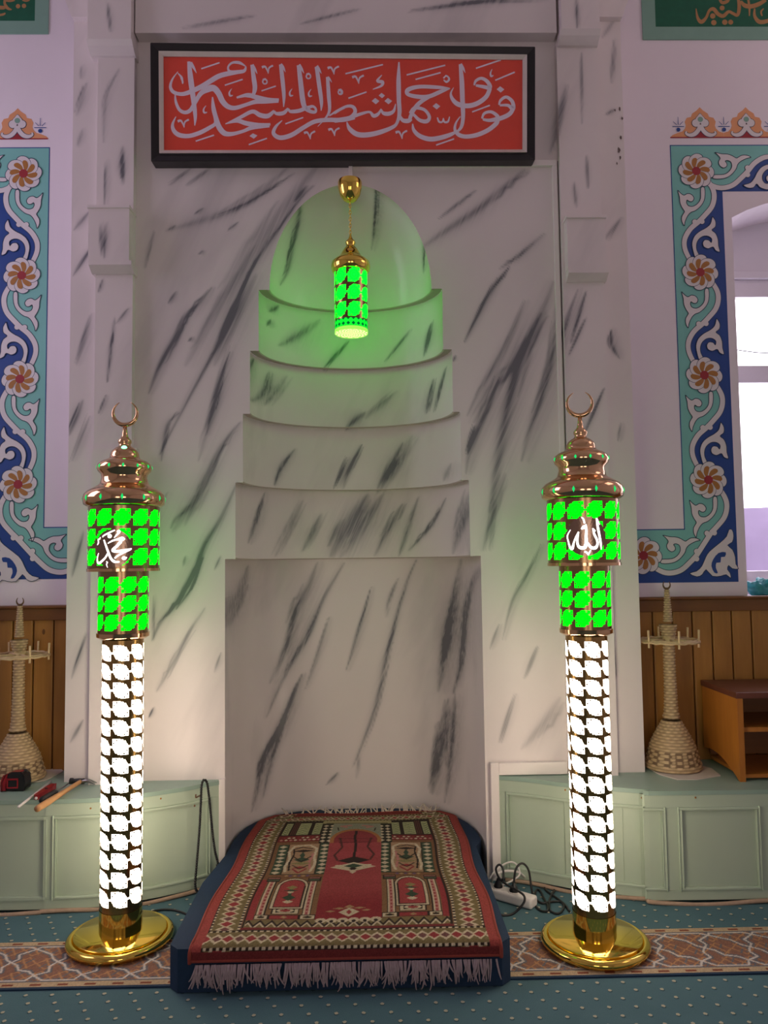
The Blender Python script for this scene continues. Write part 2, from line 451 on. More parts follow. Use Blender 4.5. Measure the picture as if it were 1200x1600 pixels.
# front wall with the window opening on the right (segmental arch), reveals .34 deep
WX0 = at(1156, 640, YW).x; WX1 = WX0 + 1.02
WZ0 = at(1170, 934, YW).z; WZS = at(1145, 340, YW).z
WD = .34
def arch(n=14, up=.12):
    return [(WX0 + (WX1 - WX0) * i / n, WZS + up * math.sin(PI * i / n) ** .8) for i in range(n + 1)]
AR = arch()
m = MB()
XRI = XR - .20; XLI = XL + .20
m.box(ROOM_L, XLI, YW, YW + WD, 0, ROOM_T)
m.box(XRI, WX0, YW, YW + WD, 0, ROOM_T)
m.box(WX1, ROOM_R, YW, YW + WD, 0, ROOM_T)
m.box(WX0, WX1, YW, YW + WD, 0, WZ0)
m.box(XLI, XRI, YW, YW + WD, 3.85, ROOM_T)
for i in range(len(AR) - 1):
    (x0, z0), (x1, z1) = AR[i], AR[i + 1]
    m.add([(x0, YW, z0), (x1, YW, z1), (x1, YW, ROOM_T), (x0, YW, ROOM_T), (x0, YW + WD, z0), (x1, YW + WD, z1), (x1, YW + WD, ROOM_T), (x0, YW + WD, ROOM_T)],
          [(0, 1, 2, 3), (5, 4, 7, 6), (0, 4, 5, 1), (3, 2, 6, 7)])
struct('wall_front', m, WALLC)

# window frame, panes
YF = YW + WD - .06
w1 = thing('window_1', '', ''); del w1['label']; del w1['category']; w1['kind'] = 'structure'
def zf(y): return at(1180, y, YF).z
zt0, zt1, zm0, zm1, zb0, zb1 = WZS + .14, zf(463), zf(571), zf(598), zf(892), zf(908)
m = MB()
m.box(WX0, WX1, YF, YF + .05, zf(424), WZS + .16)
m.box(WX0, WX1, YF - .012, YF + .05, zf(436), zf(424))
m.box(WX0, WX1, YF + .012, YF + .05, zt1, zf(436))
m.box(WX0, WX1, YF, YF + .05, zm1, zm0)
m.box(WX0, WX1, YF, YF + .05, WZ0 - .01, zb0)
m.box(WX0 - .0, WX0 + .035, YF, YF + .05, WZ0, zt1)
m.box(WX1 - .05, WX1, YF, YF + .05, WZ0, zt1)
m.box((WX0 + WX1) / 2 - .04, (WX0 + WX1) / 2 + .04, YF + .004, YF + .046, WZ0, zt1)
struct('window_frame', m, WINF, w1, bevel=.004)
m = MB(); m.box(WX0 + .02, WX1 - .02, YF + .022, YF + .026, WZ0, zt1); struct('window_pane', m, GLASS, w1)
m = MB(); m.box(WX0, WX1, YW - .012, YF, WZ0 - .02, WZ0 + .004); struct('window_sill', m, WINF, w1, bevel=.003)

# hillside outside
m = MB(); n = 60
zh = at(1185, 782, 60).z
for i in range(n + 1):
    x = -10 + 90 * i / n; h = zh + .9 * math.sin(i * .55) + .5 * math.sin(i * 1.7 + 1)
    m.v += [(x, 60, -12), (x, 62 + 1.5 * math.sin(i), h * .5), (x, 66, h)]
for i in range(n):
    for k in range(2): a = i * 3 + k; m.f.append((a, a + 3, a + 4, a + 1))
tag(obj('hillside', m, HILLM, smooth='all'), 'hazy lavender hillside seen through the bright window pane', 'hill')
# overhead wire outside
m = MB(); a = at(1140, 545, 14); b = at(1230, 552, 14); m.tube([a, (a + b) / 2 - Vector((0, 0, .03)), b], .010, 6)
tag(obj('overhead_wire', m, BLACKPL), 'thin dark wire crossing the sky outside the window', 'wire')

# ------------------------------------------------------------------ pine wainscot
def wainscot(name, x0, x1, zt, x_off):
    root = thing(name, '', ''); del root['label']; del root['category']; root['kind'] = 'structure'
    m = MB(); x = x0 - x_off; bw = .088
    mb = MB()
    mb.box(x0, x1, YW - .022, YW - .001, .02, zt - .05)
    while x < x1:
        a, b = max(x, x0) + .003, min(x + bw, x1) - .003
        if b - a > .01: m.box(a, b, YW - .036, YW - .0225, .02, zt - .055)
        x += bw
    struct('backing', mb, DARKW, root); struct('board', m, PINE, root, bevel=.004)
    r = MB(); r.box(x0, x1, YW - .046, YW - .001, zt - .065, zt - .012); r.box(x0, x1, YW - .055, YW - .001, zt - .012, zt)
    struct('rail', r, DARKW, root, bevel=.003)
    return root
ZW = (at(50, 937, YW - .03).z + at(1080, 941, YW - .03).z) / 2
wainscot('trim_1', ROOM_L + .01, XL - .004, ZW, .03)
wainscot('trim_2', XR + .004, ROOM_R - .01, ZW, .06)

# ------------------------------------------------------------------ mihrab: painted marble
PANEL_ST = [
 ([(500,255),(440,330),(380,420),(330,500),(290,570)],13,.42),([(490,290),(462,320),(400,410),(378,455),(345,530),(310,595),(275,660),(250,710)],3,.8),
 ([(400,430),(365,500),(335,570)],10,.5),([(460,270),(415,300),(380,320),(340,335)],2,.55),([(450,262),(370,325),(260,360)],7,.35),
 ([(330,450),(310,475),(288,497),(272,530),(250,570),(232,615)],4.5,.85),([(359,550),(345,590),(332,640),(322,680)],3,.8),([(359,540),(330,650),(310,720)],6,.35),
 ([(280,645),(262,665),(252,720)],3,.7),([(275,455),(262,475)],2,.7),([(300,527),(294,534)],2,.9),([(372,347),(356,360)],1.6,.7),([(318,392),(310,397)],1.6,.7),
 ([(317,325),(303,335)],1.6,.6),([(275,352),(262,360)],1.8,.5),([(240,360),(225,420)],3,.3),([(480,290),(460,315)],2,.8),
 ([(375,660),(345,700),(318,755),(300,790),(275,810),(267,825)],5,.65),([(340,720),(300,790),(270,830)],9,.35),
 ([(370,755),(345,810),(320,850),(305,890),(278,940),(252,970),(238,1000)],5,.75),([(318,870),(298,920),(275,952)],2,.85),
 ([(320,950),(295,990),(265,1045),(245,1080)],3.5,.6),([(240,1105),(232,1122)],1.6,.8),([(345,868),(335,890)],1.6,.6),([(345,1020),(335,1050)],2,.5),
 ([(262,770),(245,800),(240,860)],5,.35),([(290,868),(286,885)],2,.5),([(240,930),(238,1000)],2,.4),
 ([(820,265),(790,290),(750,325),(690,365),(655,390)],6,.55),([(743,297),(720,315),(685,342)],2,.7),([(850,365),(810,400),(780,420)],3,.55),
 ([(795,418),(770,450),(745,495),(725,535)],3,.95),([(865,440),(845,490),(810,560),(770,610),(740,660)],8,.5),([(845,490),(818,545),(800,610),(785,680),(775,740),(765,800)],9,.72),
 ([(870,470),(862,560),(845,620),(825,680),(815,720)],7,.62),([(820,470),(790,540),(750,610),(730,650)],5,.5),([(780,590),(760,640),(735,700),(728,740)],5,.65),
 ([(742,665),(730,710)],3,.9),([(790,740),(770,800),(755,860)],5,.5),([(772,780),(765,860)],4,.4),([(845,850),(825,895),(800,940),(785,1000)],2.5,.6),
 ([(780,975),(765,1015)],2,.6),([(840,1010),(820,1060)],3,.5),([(805,1085),(780,1160)],3,.5),([(875,1090),(850,1130),(815,1170)],8,.35),([(712,555),(708,565)],1.6,.7),
 ([(900,455),(880,510),(870,560)],3,.7),([(912,460),(888,540)],3,.7),([(912,500),(885,560)],2,.6),([(955,515),(956,540),(968,560)],4,.75),([(940,610),(905,690)],2.5,.75),
 ([(970,340),(945,375)],3,.5),([(893,290),(897,330)],2,.6),([(912,250),(914,300)],2,.5),([(958,1010),(962,1060)],2,.4),([(970,660),(965,690)],2,.6),([(940,930),(934,1000)],2,.6),
 ([(195,250),(197,295)],3,.5),([(170,255),(168,330)],2,.5),([(168,360),(170,415)],2,.6),([(176,360),(174,415)],2,.6),([(183,500),(178,545),(172,600)],2.2,.75),([(205,485),(185,510)],2,.6),
 ([(165,440),(158,462)],1.6,.7),([(140,330),(115,360)],3,.55),([(148,380),(115,430)],3,.6),([(143,490),(120,570)],4,.45),([(130,625),(108,680)],4,.6),([(140,650),(112,720)],3,.5),
 ([(170,620),(158,650)],1.8,.7),([(128,100),(125,125)],2,.4),([(135,130),(120,180)],4,.4),([(130,830),(112,900)],4,.4),([(135,990),(112,1060)],3,.45),([(130,1125),(110,1160)],3,.5),
 ([(180,30),(185,75)],2.5,.5),([(190,115),(170,160),(166,230)],3,.4),([(195,235),(193,285)],3,.7),([(890,20),(893,70)],2.5,.5),([(905,90),(906,200)],2,.4),([(960,60),(955,130)],3,.4),
 ([(400,40),(290,60)],3,.4),([(560,30),(470,52)],3,.4),([(800,12),(640,32)],4,.5),([(850,15),(700,20)],3,.4),([(960,30),(940,60)],3,.4),([(880,140),(860,240)],6,.4),([(962,170),(945,180)],2,.6),
 ([(300,262),(262,290)],2,.4),([(330,262),(290,290)],3,.35),([(120,230),(130,200)],3,.4)]
NICHE_ST = [
 ([(490,880),(475,920),(455,960),(440,1020),(415,1075)],7,.65),([(535,880),(500,940),(475,1000),(440,1060),(410,1130)],4,.7),([(385,885),(378,920),(362,980),(355,1020)],6,.55),
 ([(465,1065),(450,1100),(430,1150),(405,1195),(398,1240),(390,1275)],5,.85),([(455,1080),(420,1190),(405,1260)],3,.7),([(510,970),(485,1050),(470,1090)],3,.5),
 ([(580,920),(568,960),(550,1020),(538,1060)],3,.7),([(655,875),(640,910),(622,970),(605,1040),(590,1110),(570,1170),(550,1220)],3.5,.7),([(625,905),(610,940),(605,970)],3,.5),
 ([(722,875),(712,950),(700,1020),(690,1090)],8,.62),([(708,950),(698,1040)],3,.95),([(740,880),(728,950),(722,1040),(712,1090)],3.5,.7),([(705,1100),(695,1180),(680,1260)],6,.65),
 ([(715,1090),(708,1200),(700,1270)],4,.6),([(690,1140),(678,1260)],3,.6),([(755,1100),(752,1170)],2,.6),([(525,1230),(505,1250)],2,.7),([(362,1105),(357,1140)],2,.6),([(560,1190),(556,1240)],2,.3),
 ([(575,770),(555,800),(530,840),(515,868)],14,.7),([(600,768),(560,830),(530,870)],9,.5),([(500,800),(470,860)],6,.4),([(415,770),(405,810),(395,850)],3,.7),([(630,785),(610,820),(585,868)],5,.6),
 ([(695,780),(675,820),(640,860)],2.5,.7),([(725,770),(712,830),(705,865)],6,.55),([(735,800),(722,868)],3,.5),([(470,780),(430,868)],5,.35),([(655,775),(625,868)],6,.35),
 ([(630,690),(615,720),(590,760)],5,.85),([(645,680),(590,765)],9,.35),([(565,690),(545,730),(535,760)],3.5,.7),([(460,700),(440,730),(430,760)],3,.85),([(540,710),(520,760)],3,.7),([(700,730),(690,755)],4,.4),
 ([(425,590),(420,620),(405,645)],4,.75),([(408,580),(396,640)],2,.75),([(675,600),(665,650)],3,.75),([(690,590),(675,650)],2,.7),([(570,640),(540,665)],5,.7),([(620,610),(570,650)],5,.35),([(450,590),(420,640)],6,.35),
 ([(440,490),(428,505)],3,.8),([(430,515),(425,528)],2,.8),([(670,520),(660,565)],3,.85),([(545,530),(505,575)],3,.75),([(640,520),(600,565)],2,.6),([(500,500),(440,550)],9,.35),
 ([(485,345),(465,400),(455,440),(445,465)],2.6,.85),([(590,310),(585,370),(580,400)],3,.75),([(655,380),(657,450)],2,.65),([(525,295),(500,330)],2,.85),([(560,400),(555,450)],3,.25)]
def compile_st(L, Y):
    out = []
    for pts, w, s in L:
        W = [at(x, y, Y) for x, y in pts]
        out.append(([(p.x, p.z) for p in W], w * .72 * Y / FPX, s))
    return out
PANEL_W = compile_st(PANEL_ST, YP); NICHE_W = compile_st(NICHE_ST, YP + .28)
def vein(verts, st):
    P = np.array(verts, dtype=np.float32)[:, [0, 2]]; V = np.zeros(len(P), dtype=np.float32)
    rr = np.random.default_rng(5)
    def lay(pts, w, s, tap, c0):
        L = [math.dist(pts[i], pts[i + 1]) for i in range(len(pts) - 1)]; T = sum(L); acc = 0
        lo = np.min(pts, axis=0) - 4 * w; hi = np.max(pts, axis=0) + 4 * w
        idx = np.where((P[:, 0] > lo[0]) & (P[:, 0] < hi[0]) & (P[:, 1] > lo[1]) & (P[:, 1] < hi[1]))[0]
        if not len(idx): return
        Q = P[idx]; best = np.zeros(len(idx), dtype=np.float32)
        for i in range(len(pts) - 1):
            a = np.array(pts[i], dtype=np.float32); b = np.array(pts[i + 1], dtype=np.float32); d = b - a
            t = np.clip(((Q - a) @ d) / (d @ d + 1e-9), 0, 1)
            dist = np.linalg.norm(Q - (a + t[:, None] * d), axis=1)
            g = (acc + t * L[i]) / T
            sw = np.clip(np.sin(np.pi * g), 0, 1)
            ww = w * (0.30 + sw ** tap)
            val = np.exp(-(dist / ww) ** 2) * (0.35 + .65 * np.sin(np.pi * np.clip(g * .86 + c0, 0, 1)))
            best = np.maximum(best, val); acc += L[i]
        V[idx] = V[idx] + s * best * (1 - V[idx] * .75)
    for pts, w, s in st:
        n_ = max(2, int(5))
        cv = spline2([(x, z, 0) for x, z in pts], n_) if len(pts) > 2 else [(x, z, 0) for x, z in pts]
        cv = [(x, z) for x, z, _ in cv]
        c0 = rr.uniform(0.02, .12); T = sum(math.dist(cv[i], cv[i + 1]) for i in range(len(cv) - 1))
        lay(cv, w, s * 1.02, .7, c0)
        ox = rr.uniform(-.9, 1.4) * w
        lay([(x + ox * 1.4 + .004, z) for x, z in cv], w * 2.6, s * .38, .5, c0)
        # loose side hairs of the brush
        for q_ in range(2):
            a0 = rr.uniform(0, .45); a1 = a0 + rr.uniform(.3, .5); sub = cv[int(a0 * (len(cv) - 1)):int(a1 * (len(cv) - 1)) + 2]
            if len(sub) >= 2 and T > .12:
                o_ = rr.uniform(-2.2, 2.2) * w; lay([(x + o_, z + rr.uniform(-.01, .01)) for x, z in sub], w * .45, s * .7, .6, c0)
    return np.clip(V, 0, 1.2)
def grid(mb, fn, nu, nv):
    k = len(mb.v)
    for j in range(nv + 1):
        for i in range(nu + 1): mb.v.append(tuple(fn(i / nu, j / nv)))
    for j in range(nv):
        for i in range(nu):
            a = k + j * (nu + 1) + i; mb.f.append((a, a + 1, a + nu + 2, a + nu + 1))
def gbox(mb, x0, x1, y0, y1, z0, z1, cell=.0065):
    "a slab block with a finely divided front face"
    nx = max(2, int((x1 - x0) / cell)); nz = max(2, int((z1 - z0) / cell))
    grid(mb, lambda u, v: (x0 + (x1 - x0) * u, y0, z0 + (z1 - z0) * v), nx, nz)
    k = len(mb.v)
    mb.v += [(x0, y0, z0), (x1, y0, z0), (x1, y1, z0), (x0, y1, z0), (x0, y0, z1), (x1, y0, z1), (x1, y1, z1), (x0, y1, z1)]
    mb.f += [tuple(k + i for i in f) for f in ((0, 3, 2, 1), (4, 5, 6, 7), (1, 2, 6, 5), (3, 0, 4, 7))]
def marble(name, mb, parent, st, **kw):
    return obj(name, mb, MARBLE, parent, attrs={'vein': ('FLOAT', vein(mb.v, st))}, **kw)

MIH = thing('mihrab', 'tall white mihrab painted with grey marble veins and a stepped niche', 'mihrab', (XC, YP, 0))
# tiers, bottom first: (half width, z bottom, z top, depth)
Z6, Z5, Z4, Z3, Z2, ZA = zz(871), zz(752), zz(645), zz(547), zz(452), zz(288, 547)
TI = [(half(354, 754, 885), 0.0, Z6, .52), (half(369, 734, 765), Z6, Z5, .44), (half(379, 719, 660), Z5, Z4, .385), (half(389, 705, 560), Z4, Z3, .345), (half(403, 690, 465), Z3, Z2, .31)]
AD, BD, CD = half(422, 675, 455), .275, ZA - Z2
def sell(a, b, u, n):
    c_, s_ = math.cos(PI * u), math.sin(PI * u)
    r = (abs(c_ / a) ** n + abs(s_ / b) ** n) ** (-1.0 / n)
    return (-r * c_, r * abs(s_))
NEXP = 3.0
def hw_at(z):
    for a, z0, z1, b in TI:
        if z < z1 - 1e-6: return a
    if z < ZA: return AD * math.sqrt(max(0, 1 - ((z - Z2) / CD) ** 2))
    return 0.0
# face with the stepped opening
ZTOP = 3.82
rows = []
for a, z0, z1, b in TI:
    n = max(3, int((z1 - z0) / .0055)); rows += [(z0 + (z1 - z0) * i / n, a) for i in range(n + 1)]
n = 84; rows += [(Z2 + CD * math.sin(PI / 2 * i / n), AD * math.cos(PI / 2 * i / n)) for i in range(n + 1)]
n = int((ZTOP - ZA) / .0055); rows += [(ZA + (ZTOP - ZA) * i / n, 0.0) for i in range(1, n + 1)]
fm = MB()
for side in (-1, 1):
    xe = XL if side < 0 else XR; nc = 150; k = len(fm.v)
    for z, h in rows:
        xh = XC + side * h
        for i in range(nc + 1): fm.v.append((xe + (xh - xe) * i / nc, YP, z))
    for j in range(len(rows) - 1):
        if abs(rows[j][0] - rows[j + 1][0]) < 1e-7: continue
        for i in range(nc): a = k + j * (nc + 1) + i; fm.f.append((a, a + 1, a + nc + 2, a + nc + 1))
# side returns and top
fm.add([(XL, YP, 0), (XL, YW + .01, 0), (XL, YW + .01, ZTOP), (XL, YP, ZTOP)], [(0, 1, 2, 3)])
fm.add([(XR, YP, 0), (XR, YW + .01, 0), (XR, YW + .01, ZTOP), (XR, YP, ZTOP)], [(3, 2, 1, 0)])
fm.add([(XL, YP, ZTOP), (XR, YP, ZTOP), (XR, YW + .01, ZTOP), (XL, YW + .01, ZTOP)], [(0, 1, 2, 3)])
marble('face_panel', fm, MIH, PANEL_W)
# niche tiers with their ledges; each upper edge has a softly rounded lip
for k, (a, z0, z1, b) in enumerate(TI):
    tm = MB(); nz = max(6, int((z1 - z0) / .0065))
    ne = NEXP if k == 0 else 2.0
    grid(tm, lambda u, v, a=a, b=b, z0=z0, z1=z1, ne=ne: (XC + sell(a, b, u, ne)[0], YP + sell(a, b, u, ne)[1], z0 + (z1 - z0) * v), 200, nz)
    a2, b2 = (TI[k + 1][0], TI[k + 1][3]) if k + 1 < len(TI) else (AD, BD)
    t_ = marble('niche_tier', tm, MIH, NICHE_W, smooth='all')
    lm = MB()
    def ledge(u, v, a=a, b=b, a2=a2, b2=b2, z1=z1):
        q = v; n_ = NEXP if z1 == Z6 else 2.0
        xa, ya = sell(a, b, u, n_); xb_, yb_ = sell(a2, b2, u, 2.0)
        return (XC + xa + (xb_ - xa) * q, YP + ya + (yb_ - ya) * q, z1 + .002 * math.sin(PI * q))
    grid(lm, ledge, 80, 3)
    # rounded bead along the step
    lm.tube([(XC - (a2 + .004) * math.cos(PI * i / 30), YP + .004 + (b2 + .002) * math.sin(PI * i / 30), z1 + .001) for i in range(31)], .0055, 8)
    l_ = obj('ledge', lm, LEDGEM, t_, smooth='all', attrs={'vein': ('FLOAT', np.zeros(len(lm.v)))})
dm = MB()
def dome(u, v):
    ph = v * PI / 2
    return (XC - AD * math.cos(ph) * math.cos(PI * u), YP + BD * math.cos(ph) * math.sin(PI * u), Z2 + CD * math.sin(ph))
grid(dm, dome, 140, 80)
t = NT('glossy_painted_marble')
DM = MARBLE.copy(); DM.name = 'glossy_painted_marble'
for nd in DM.node_tree.nodes:
    if nd.type == 'BSDF_PRINCIPLED': nd.inputs['Roughness'].default_value = .22
do = marble('niche_dome', dm, MIH, NICHE_W, smooth='all'); do.data.materials[0] = DM

# architrave, crown, pilasters, corbels, plinths
ZAR = zz(66)
am = MB(); gbox(am, at(218, 40, YP).x, at(864, 40, YP).x, YP - .06, YP + .01, ZAR, ZTOP); marble('architrave', am, MIH, PANEL_W)
for sx, (pl, pr), (cl, cr), (bl, br), (ql, qr), ys in (
        (-1, (156, 213), (150, 216), (148, 213), (147, 216), (92, 336, 430, 703)),
        (1, (871, 934), (868, 926), (877, 938), (905, 953), (76, 351, 442, 720))):
    yc = 250
    X = lambda p, y: at(p, y, YP).x
    pil = MB(); gbox(pil, X(pl, 250), X(pr, 250), YP - .035, YP + .01, at(pl, ys[3], YP).z, at(pl, ys[0], YP).z)
    marble('pilaster', pil, MIH, PANEL_W, bevel=0)
    pl2 = MB(); gbox(pl2, X(ql, 950), X(qr, 950), YP - .045, YP + .01, ZB, at(ql, ys[3], YP).z)
    marble('plinth', pl2, MIH, PANEL_W)
    x0, x1 = X(cl, 40), X(cr, 40)
    zb = at(cl, ys[0], YP).z
    co = MB(); gbox(co, x0, x1, YP - .10, YP + .01, zb + .02, ZTOP)
    co.prism([(YP + .01, zb - .02), (YP - .05, zb - .02), (YP - .085, zb + .0), (YP - .10, zb + .02), (YP + .01, zb + .02)], 'x', x0 - .004, x1 + .004)
    marble('corbel', co, MIH, PANEL_W)
    x0, x1 = X(bl, 380), X(br, 380); z1, z0 = at(bl, ys[1], YP).z, at(bl, ys[2], YP).z
    bk = MB(); gbox(bk, x0 + .004, x1 - .004, YP - .085, YP + .01, z0 + .03, z1 - .012)
    bk.prism([(YP + .01, z0 - .012), (YP - .045, z0 - .012), (YP - .085, z0 + .012), (YP - .085, z0 + .03), (YP + .01, z0 + .03)], 'x', x0 + .006, x1 + .006)
    bk.box(x0, x1, YP - .095, YP + .01, z1 - .012, z1)
    marble('capital_block', bk, MIH, PANEL_W)
    # flared crown at the outer top corner
    zc = at(107, 34, YP).z; xe = XL if sx < 0 else XR
    cr_ = MB(); cr_.prism([(xe, zc), (xe - sx * -.03, zc + .08), (xe + sx * .03, ZTOP), (xe - sx * .13, ZTOP), (xe - sx * .13, zc)], 'y', YP - .03, YP + .06)
    marble('crown', cr_, MIH, PANEL_W)
# white casing beside the right bench, and the narrow left casing
cs = MB()
xa, xb = at(768, 1270, YP - .02).x, at(781, 1270, YP - .02).x
cs.box(xa, xb, YP - .022, YP + .002, 0, at(770, 1190, YP).z)
cs.box(xb, at(884, 1195, YP).x, YP - .022, YP + .002, ZB + .003, at(800, 1190, YP).z)
obj('casing', cs, TRIMW, MIH, bevel=.002)
cs = MB(); cs.box(at(343, 1270, YP).x, at(353, 1270, YP).x, YP - .018, YP + .002, 0, ZB + .006); obj('casing', cs, TRIMW, MIH, bevel=.002)

# flaking paint patches on the right edge
PLASTER = plain('bare_plaster', (.16, .12, .11, 1), .9)
for (px, py, sz) in ((968, 170, 5), (972, 185, 4), (970, 215, 4), (967, 235, 6), (964, 255, 3), (961, 172, 3), (969, 246, 5), (948, 3, 5)):
    q = at(px, py, YP - .001); r = sz * .0017; fl = MB()
    fl.flat([(q.x + r * (0.5 + .6 * random.random()) * math.cos(a) * .7, q.z + r * (.7 + .9 * random.random()) * math.sin(a)) for a in [i * PI / 5 for i in range(10)]], lambda x, z: (x, YP - .0012, z))
    obj('chipped_patch', fl, PLASTER, MIH)

# white cable trunking to the pendant
tr = MB(); yt = YP
def xw(px, py): return at(px, py, yt).x
z_t0, z_t1 = at(700, 262, yt).z, at(700, 253.5, yt).z
zt_c = (z_t0 + z_t1) / 2
x_v0, x_v1 = xw(862.5, 300), xw(869.5, 300)
tr.box(xw(545, 257), x_v1, yt - .018, yt - .0005, z_t0, z_t1)
tr.box(x_v0, x_v1, yt - .018, yt - .0005, ZB + .004, z_t0)
tr.box(xw(545, 270), xw(551, 270), yt - .017, yt - .0005, at(548, 290, yt).z, z_t0)
tag(obj('cable_trunking', tr, TRIMW, bevel=.0015), 'thin white cable trunking running from the pendant to the right of the niche', 'cable trunking')
ca = MB(); xk = xw(873.5, 300); ca.tube([(xk, yt - .006, z_t1), (xk, yt - .006, 2.2), (xk + .0, yt - .006, ZB + .006)], .0045, 8)  # black tube drawn in as the shadow line between trunking and pilaster
tag(obj('cable', ca, BLACKPL), 'thin dark strip painted in as the shadow gap beside the white trunking', 'cable')

# ------------------------------------------------------------------ framed calligraphy
YFR = YP - .065
FR = thing('framed_calligraphy', 'black framed red panel with pale Arabic calligraphy above the niche', 'picture', at(536, 251, YFR))
f0 = at(238, 74, YFR); f1 = at(834, 80, YFR); f2 = at(836, 250.5, YFR); f3 = at(236, 252.5, YFR)
def fp(u, v):  # u,v in 0..1 across the frame, hung slightly askew as in the photograph
    a = f0.lerp(f1, u); b = f3.lerp(f2, u); return a.lerp(b, v)
FW = (f1 - f0).length; FH = (f0 - f3).length
def frame_ring(mb, ins0, ins1, y0, y1, y1i=None):
    def cor(i): u, v = i / FW, i / FH; return [fp(u, v), fp(1 - u, v), fp(1 - u, 1 - v), fp(u, 1 - v)]
    A, B = cor(ins0), cor(ins1); k = len(mb.v)
    for P, ya in ((A, y0), (A, y1), (B, y1i or y1), (B, y0)):
        mb.v += [(p.x, ya, p.z) for p in P]
    for r in range(3):
        for i in range(4): j = (i + 1) % 4; mb.f.append((k + r * 4 + i, k + r * 4 + j, k + r * 4 + 4 + j, k + r * 4 + 4 + i))
    return mb
obj('frame', frame_ring(MB(), 0, .037, YP - .002, YFR - .004, YFR + .006), BLACKF, FR, bevel=.004)
obj('inner_trim', frame_ring(MB(), .035, .052, YFR + .012, YFR - .002, YFR + .008), SILVER, FR)
bkp = MB(); q = [fp(.045 / FW, .045 / FH), fp(1 - .045 / FW, .045 / FH), fp(1 - .045 / FW, 1 - .045 / FH), fp(.045 / FW, 1 - .045 / FH)]
bkp.prism([(p.x, p.z) for p in q], 'y', YFR + .014, YFR + .03); obj('red_panel', bkp, REDP, FR)
YL = YFR + .0135
def lay(mp, i): return lambda x, y: (lambda p: (p[0], p[1] - .00003 * i, p[2]))(mp(x, y))
def ca_(x, y): p = at(250 + x / 4.138, 80 + y / 4.138, YFR + .0135); return (p.x, YL, p.z)
def cb_(x, y): p = at(530 + x / 4.0, 80 + y / 4.0, YFR + .0135); return (p.x, YL - .0001, p.z)
A_ST = [
 [(196,92,20),(206,200,34),(222,330,30),(232,430,22),(228,490,6)],[(205,100,24),(226,130,16),(244,164,3)],
 [(560,122,6),(520,100,18),(475,100,14),(448,125,12),(456,152,16),(500,158,22),(550,150,20),(562,122,8)],
 [(550,152,20),(460,165,28),(390,182,30),(330,215,30),(270,250,30),(180,288,26),(130,293,22),(90,278,22),(75,245,18),(90,200,11),(125,155,4)],
 [(105,290,6),(108,340,16),(130,390,20),(165,408,22),(200,395,24),(230,350,24),(270,290,28),(320,262,38),(355,258,38),(385,290,36),(410,340,34),(445,372,30),(490,380,26),(560,360,22),(620,342,26),(680,338,30),(770,336,22)],
 [(500,316,12),(570,300,24),(620,312,28),(700,330,28),(772,328,14)],
 [(600,112,20),(612,200,28),(618,260,28),(600,305,16),(560,310,8)],[(602,112,18),(620,140,14),(634,168,3)],
 [(785,110,22),(795,200,26),(804,300,22),(802,374,6)],[(785,108,16),(802,130,14),(815,158,3)],
 [(345,312,8),(350,380,26),(365,440,28),(385,500,34),(420,538,32),(470,542,24),(540,525,20),(600,503,24),(710,492,18)],
 [(425,480,6),(500,460,24),(560,476,28),(640,488,28),(716,482,14)],
 [(430,478,6),(520,440,20),(600,403,24),(650,425,28),(700,430,28),(742,398,16)],[(742,398,8),(755,415,20),(800,412,24),(832,383,14)],[(832,383,8),(846,402,20),(900,398,24),(950,380,22),(985,372,14)],
 [(355,440,10),(360,478,20),(320,505,24),(260,535,26),(190,555,26),(130,550,28),(95,525,26),(85,485,18),(108,434,5)],
 [(900,115,24),(912,220,30),(925,330,32),(940,378,28),(975,402,22),(1005,405,18),(1008,385,14),(985,370,16),(945,385,20)],[(902,112,18),(920,138,14),(934,166,3)],
 [(1015,125,24),(1030,230,26),(1045,340,22),(1043,398,5)],[(1016,120,18),(1032,142,14),(1046,168,3)],
 [(1085,188,20),(1092,300,24),(1096,400,18),(1060,455,8),(1020,497,3)],[(1086,188,14),(1100,202,10),(1112,222,3)],
 [(792,458,5),(750,498,18),(736,540,24),(778,566,28),(850,550,28),(930,502,26),(1000,466,26),(1080,455,26),(1180,455,26),(1260,440,22)],
 [(1095,430,8),(1140,402,14),(1190,378,18)],
 [(275,138,9),(393,100,9)],[(425,240,9),(541,203,9)],[(660,275,8),(753,245,9)],[(812,480,9),(928,440,9)],[(233,588,9),(352,550,9)],[(575,610,9),(693,570,9)],
 [(125,165,5),(150,195,14),(152,230,4)],[(140,195,4),(155,215,10),(155,232,4)]]
for (x, y) in ((155, 475), (700, 140), (1122, 145), (968, 548), (1125, 528)):
    A_ST += [[(x - 36, y - 10, 16), (x - 14, y - 14, 12), (x + 6, y + 26, 6)], [(x + 4, y + 28, 6), (x + 10, y - 6, 10), (x + 36, y - 22, 12)]]
for (x, y) in ((683, 218), (963, 185), (1168, 283)):
    A_ST += [[(x + 14 * math.cos(i * PI / 4), y + 14 * math.sin(i * PI / 4), 9) for i in range(9)], [(x - 14, y - 14, 8), (x + 6, y - 20, 6)]]
for (x, y) in ((295, 390), (462, 285), (850, 285), (972, 288)):
    A_ST += [[(x + 8, y - 24, 3), (x - 8, y, 10), (x - 4, y + 20, 12), (x + 14, y + 18, 6)]]
A_POLY = [[(580, 555), (602, 538), (632, 552), (608, 572)]]
